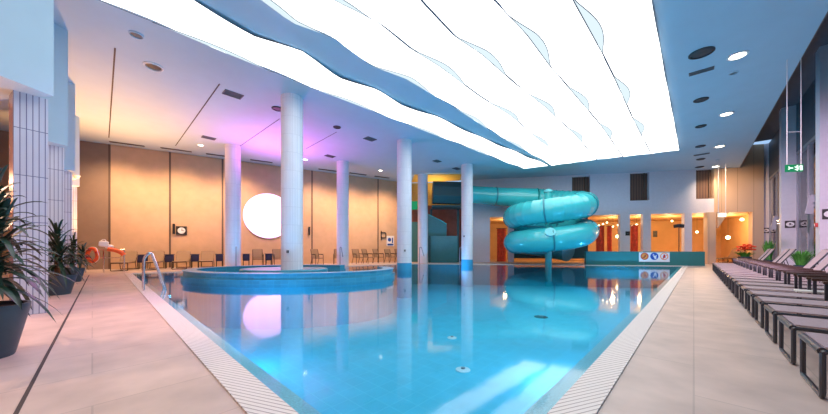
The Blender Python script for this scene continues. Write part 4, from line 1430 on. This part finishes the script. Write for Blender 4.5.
# ------------------------------------------------------------------ dracaena pots
def make_plant(loc, r, hp, canes, lab, seed, top, rz=0, wall=None):
    random.seed(seed)
    t = thing('potted_dracaena', lab, 'plant', loc, rz, 'dracaenas in slate pots by the tiled piers')
    bm = BM(); lathe(bm, [(r * 0.66, 0), (r * 0.68, 0.01), (r, hp - 0.03), (r, hp), (r * 0.92, hp), (r * 0.9, hp - 0.06), (0.02, hp - 0.06)], n=36); obj('pot', bm, M['pot'], t)
    bm = BM(); lathe(bm, [(r * 0.9, hp - 0.065), (r * 0.88, hp - 0.04), (0.02, hp - 0.03)], n=24); obj('soil', bm, M['soil'], t)
    fo = BM()
    for (cx, cy, hh, n) in canes:
        lean = Vector((cx * 0.5, cy * 0.5, 0))
        b0 = Vector((cx, cy, hp - 0.04)); b1 = b0 + lean + Vector((0, 0, hh))
        bm = BM(); tube(bm, [b0, b0.lerp(b1, 0.35) + Vector((0.01, 0, 0)), b0.lerp(b1, 0.7), b1], [0.028, 0.024, 0.022, 0.018], 8); obj('cane', bm, M['bark'], t)
        for i in range(n):
            a = i * 2.399 + cx * 7
            f = i / n
            o = b0.lerp(b1, 0.32 + 0.68 * f)
            L = top * random.uniform(0.72, 1.05)
            if wall and (math.cos(a) * wall[0] + math.sin(a) * wall[1]) > 0.1:
                L *= 0.42
            el = math.radians(12 + 68 * f + random.uniform(-10, 10))
            b = Vector((math.cos(a), math.sin(a), 0)); s = Vector((-b.y, b.x, 0))
            g = random.uniform(0.75, 1.35) * (1.15 - 0.55 * f)
            pr = None
            for k in range(8):
                q = k / 7
                p = o + b * L * q * math.cos(el) * (1 - 0.12 * q) + Vector((0, 0, L * (q * math.sin(el) - g * q * q * 0.62)))
                w = 0.036 * (0.45 + 0.75 * math.sin(PI * min(1, q * 0.8 + 0.12))) * (0.05 if k == 7 else 1) * (0.8 + top * 0.4)
                v = (fo.verts.new(p - s * w / 2 + Vector((0, 0, w * 0.18))), fo.verts.new(p), fo.verts.new(p + s * w / 2 + Vector((0, 0, w * 0.18))))
                if pr:
                    fo.faces.new((pr[0], pr[1], v[1], v[0])); fo.faces.new((pr[1], pr[2], v[2], v[1]))
                pr = v
    obj('foliage', fo, M['leaf'], t)
    return t
make_plant((-4.08, 2.82, 0), 0.30, 0.50, [(0.02, 0.03, 1.08, 74), (-0.12, -0.06, 0.78, 54), (0.13, -0.1, 0.50, 50), (-0.05, 0.13, 0.80, 44)], 'large dark green dracaena in slate pot nearest the camera', 3, 0.68)
make_plant((-8.0, 6.72, 0), 0.31, 0.44, [(0.0, 0.0, 0.95, 60), (-0.12, 0.08, 0.7, 44), (0.13, -0.06, 0.6, 44)], 'dracaena in slate pot at the second tiled pier, middle of the three', 5, 0.80, wall=(-0.55, 0.83))
make_plant((-10.52, 9.25, 0), 0.26, 0.42, [(0.02, 0.0, 0.8, 56), (-0.1, 0.08, 0.6, 40), (0.1, 0.1, 0.55, 40)], 'dracaena in slate pot closest to the lifebuoy, farthest of the three', 8, 0.62, wall=(-0.7, 0.7))
random.seed(11)
# small wall lamp on the last bulkhead pier
C = BAYS[3]
t = thing('wall_sconce', 'small white wall sconce on the last bulkhead before the back wall', 'wall lamp', (C.x + 0.0, C.y - 0.25, 3.72))
bm = BM(); box(bm, (0.03, 0, 0), (0.06, 0.14, 0.14), bev=0.01); obj('mount', bm, M['trim_white'], t)
bm = BM(); lathe(bm, [(0.05, -0.05), (0.11, 0.06), (0.1, 0.06), (0.04, -0.04)], c=(0.16, 0, 0.02), n=20); obj('shade', bm, M['trim_white'], t)

# ------------------------------------------------------------------ fittings seen at the facade
# rod-hung lantern
a = fp(722, 1.2)
zc = zat(a, 215)
t = thing('hanging_lantern', 'small white lantern box hung on two long rods before the panelled wall', 'lamp', (a.x, a.y, zc))
bm = BM(); box(bm, (0, 0, 0), (0.34, 0.2, 0.22), bev=0.01); obj('lamp_box', bm, emit_mat('lantern glow', (1, 0.9, 0.7), 1.6), t)
for s in (-0.22, 0.22):
    bm = BM(); tube(bm, [(s, 0, -0.05), (s, 0, CEIL - zc)], 0.018, 8); obj('rod', bm, M['trim_white'], t)
bm = BM(); box(bm, (0, 0, 0.12), (0.5, 0.06, 0.03)); obj('yoke', bm, M['trim_white'], t, smooth=False)
# black stand before a pier
a = gp(688) + Vector((0.16, 0.98, 0)) * 0.75
zt = zat(a, 226)
t = thing('lamp_stand', 'thin black stand with wide black twin head before a facade pier', 'stand', (a.x, a.y, 0))
bm = BM(); tube(bm, [(0, 0, 0.02), (0, 0, zt - 0.1)], 0.025, 8); obj('pole', bm, M['black'], t)
bm = BM(); lathe(bm, [(0.2, 0), (0.2, 0.02), (0.04, 0.04)], n=20); obj('base', bm, M['black'], t)
for s in (-1, 1):
    bm = BM(); box(bm, (s * 0.14, 0, zt), (0.24, 0.2, 0.22), bev=0.03, ry=s * 0.1); obj('head', bm, M['black'], t)
# black notices on piers
for px, py, lab in ((627.5, 233.5, 'small black notice on the facade pier beside the red curtain'), (655, 234, 'small framed dark picture on the orange wall behind the facade')):
    a = fp(px, 0.0 if px < 640 else -5.0)
    n = Vector((-0.207, -0.979, 0))
    t = thing('notice', lab, 'sign', (a.x, a.y, zat(a, py)))
    bm = BM(); obox(bm, n * 0.02, Vector((*FD, 0)), ZU, n, (0.26, 0.28, 0.03) if px < 640 else (0.3, 0.5, 0.03)); obj('board', bm, M['black'], t, smooth=False)
    bm = BM(); obox(bm, n * 0.037, Vector((*FD, 0)), ZU, n, (0.12, 0.03, 0.004)); obj('print', bm, M['vent_grey'], t, smooth=False)
# curtains in the lounge openings
def curtain(px0, px1, off, z0, z1, lab):
    a, b = fp(px0, off), fp(px1, off)
    L = (b - a).length
    t = thing('red_curtain', lab, 'curtain', (a.x, a.y, 0.012), math.atan2((b - a).y, (b - a).x), 'red curtains in the lounge')
    bm = BM()
    n = int(L / 0.05)
    f_, k_ = [], []
    for i in range(n + 1):
        x = L * i / n
        y = 0.05 * math.sin(i * 1.05)
        f_.append((bm.verts.new((x, y, z0)), bm.verts.new((x, y, z1))))
        k_.append((bm.verts.new((x, y + 0.01, z0)), bm.verts.new((x, y + 0.01, z1))))
    for i in range(n):
        bm.faces.new((f_[i][0], f_[i + 1][0], f_[i + 1][1], f_[i][1])); bm.faces.new((k_[i][0], k_[i][1], k_[i + 1][1], k_[i + 1][0]))
    obj('cloth', bm, M['red_cloth'], t)
    bm = BM(); tube(bm, [(-0.05, 0, z1 + 0.02), (L + 0.05, 0, z1 + 0.02)], 0.02, 8); obj('rail', bm, M['black'], t)
curtain(497, 506, -0.9, 0.0, 2.5, 'red curtain in the doorway beside the slide coils')
curtain(596, 604, -1.2, 0.0, 2.6, 'red curtain in the opening just past the slide coils')
curtain(607, 612, -1.4, 0.0, 2.6, 'narrow red curtain in the opening between bulbs')
curtain(630.5, 638, -0.8, 0.0, 2.6, 'red curtain in the opening beside the black notice')
# bulbs
GBU = 'warm bulbs on the lounge ceiling'
kk = 0
def bulb(px, py, off, lab, r=0.055):
    a = fp(px, off)
    z = zat(a, py)
    t = thing('ceiling_bulb', lab, 'lamp', (a.x, a.y, min(z, SOF - 0.1)), 0, GBU)
    bm = BM(); bmesh.ops.create_icosphere(bm, subdivisions=2, radius=r); obj('globe', bm, M['bulb'], t)
    bm = BM(); tube(bm, [(0, 0, r * 0.8), (0, 0, SOF - min(z, SOF - 0.1))], 0.006, 6); obj('stem', bm, M['black'], t)
for i, (px, py) in enumerate(((599, 225.5), (603, 224), (607, 222.5), (603, 229.5), (608, 228), (613, 226.5), (618, 225), (632, 226), (636.5, 224.5), (641.5, 223), (634, 229))):
    bulb(px, py, -1.6 - 0.12 * (i % 3), 'warm globe bulb on the orange lounge ceiling, one of the cluster behind the facade')
bulb(617.5, 236.5, -2.4, 'warm pendant globe hanging low in the opening past the slide', 0.12)
bulb(728, 237.5, -3.2, 'warm pendant globe glowing on the lounge wall past the braced pier', 0.13)
bulb(697, 232, -2.8, 'warm globe seen between the black stand and the braced pier', 0.08)
bulb(742, 219.5, -1.2, 'bright globe high in the opening beside the wall jamb', 0.10)
bulb(672, 221, -1.5, 'warm globe in the wide opening above the pictogram board', 0.06)
# ------------------------------------------------------------------ pool floor fittings
for (px, py, r, m, lab) in ((463, 370, 0.14, M['poolfitting'], 'pale round pool floor inlet, the larger one'), (452, 338, 0.12, M['poolfitting'], 'pale round pool floor inlet farther out'), (541, 317, 0.22, M['vent_dark'], 'dark round pool floor drain under the slide reflection')):
    p = at_floor(px, py, -1.3)
    t = thing('pool_floor_inlet' if m is not M['vent_dark'] else 'pool_floor_drain', lab, 'pool fitting', p)
    bm = BM(); lathe(bm, [(r, 0), (r, 0.012), (r * 0.7, 0.03), (0.02, 0.03)], n=24); obj('cover', bm, m, t)
    bm = BM(); lathe(bm, [(r * 0.3, 0.03), (r * 0.3, 0.05), (0.01, 0.05)], n=16); obj('nozzle', bm, M['grey_metal'], t)

# ------------------------------------------------------------------ lights
def lamp(kind, loc, e, col, size=0.3, to=None, spot=1.2, blend=0.6, sy=None):
    l = bpy.data.lights.new(kind.lower() + '_lamp', kind)
    l.energy = e
    l.color = col
    if kind == 'AREA':
        l.size = size
        if sy:
            l.shape = 'RECTANGLE'; l.size_y = sy
    else:
        l.shadow_soft_size = size
    if kind == 'SPOT':
        l.spot_size = spot; l.spot_blend = blend
    o = link(bpy.data.objects.new(kind.lower() + '_lamp', l))
    o.location = loc
    if to is not None:
        o.rotation_euler = (Vector(to) - Vector(loc)).to_track_quat('-Z', 'Y').to_euler()
    return o
MAG = (1.0, 0.16, 0.80)
WARM = (1.0, 0.55, 0.22)
lamp('SPOT', (-7.0, 15.0, 3.2), 800, MAG, 0.2, to=(-6.3, 14.6, 6.1), spot=2.4, blend=1.0)
lamp('SPOT', (-12.6, 12.3, 0.9), 2300, (1.0, 0.42, 0.13), 0.2, to=(-11.6, 11.0, 6.1), spot=2.0, blend=1.0)
lamp('SPOT', (-6.25, 2.7, 3.38), 280, (1.0, 0.60, 0.40), 0.06, to=(-3.5, 2.9, 0), spot=1.45, blend=0.3)  # added warm lamp under the soffit, throws shadow bands over the deck
for s in (-6.6, -4.2, -1.6, 3.0, 5.4, 7.8):
    p = bws(s, 2.3)
    lamp('SPOT', (p.x, p.y, 5.6), 620, (1.0, 0.60, 0.32), 0.25, to=tuple(bws(s, 0.0) + Vector((0, 0, 1.6))), spot=2.0, blend=1.0)
# lounge
for px, off in ((505, -2.2), (560, -2.2), (612, -2.2), (640, -2.0), (670, -2.2), (700, -2.4), (730, -2.2)):
    a = fp(px, off)
    lamp('POINT', (a.x, a.y, 2.7), 75, (1.0, 0.62, 0.28), 0.15)
lamp('SPOT', (-3.2, 7.5, 6.0), 520, (0.95, 0.25, 0.85), 0.3, to=(-5.0, 4.6, 0), spot=1.15, blend=0.9)  # added magenta spot to tint the deck by the tiled piers
lamp('SPOT', (*UW(0.5, 0.6), 5.9), 5500, (1.0, 0.62, 0.86), 0.3, to=(*UW(17, 3.1), 1.0), spot=0.62, blend=0.9)  # added pink spot to brighten and tint the window piers
a = fp(735, 2.6)
lamp('SPOT', (a.x, a.y, 6.0), 500, (1.0, 0.62, 0.36), 0.1, to=tuple(fp(736, 0.0) + Vector((0, 0, 3.6))), spot=1.6, blend=1.0)  # added warm spot to brighten the panelled wall
# yellow wall over the slide entry
lamp('SPOT', (1.6, 22.3, 4.6), 140, (1.0, 0.72, 0.3), 0.1, to=(1.6, 22.0, 6.1), spot=2.6, blend=1.0)
# corridor behind the piers
for w in (-7.0, -10.0, -13.2):
    x, y = UW(-2.2, w)
    lamp('POINT', (x, y, 2.4), 60, (1.0, 0.50, 0.28), 0.15)
# underwater lamps; the upward spots are added to turn the ceiling blue
for (x, y) in ((-8.5, 11.2), (-4.0, 6.2), (3.0, 6.0), (8.5, 11.5), (-6.0, 14.3), (2.0, 17.5), (12.0, 16.3)):
    lamp('SPOT', (x, y, -1.15), 230, (0.10, 0.55, 1.0), 0.2, to=(x, y, 5), spot=2.9, blend=0.6)
for (x, y) in ((-8.9, 11.2), (-3.2, 5.6), (2.5, 5.2)):
    lamp('POINT', (x, y, -0.8), 30, (0.20, 0.65, 1.0), 0.2)
# ------------------------------------------------------------------ world: evening sky outside the windows
wd = bpy.data.worlds.new('sky')
SC.world = wd
wd.use_nodes = True
bg = wd.node_tree.nodes['Background']
bg.inputs['Color'].default_value = (0.42, 0.66, 1.0, 1)
bg.inputs['Strength'].default_value = 0.7

SC.view_settings.view_transform = 'Standard'
SC.view_settings.look = 'None'
SC.view_settings.gamma = 1.0
SC.view_settings.exposure = 0.4
SC.view_settings.use_curve_mapping = False
try:
    SC.cycles.max_bounces = 10
    SC.cycles.diffuse_bounces = 4
    SC.cycles.glossy_bounces = 4
    SC.cycles.transparent_max_bounces = 8
    SC.cycles.use_denoising = True
    SC.cycles.caustics_reflective = False
    SC.cycles.caustics_refractive = False
    SC.cycles.sample_clamp_indirect = 6.0
except Exception:
    pass
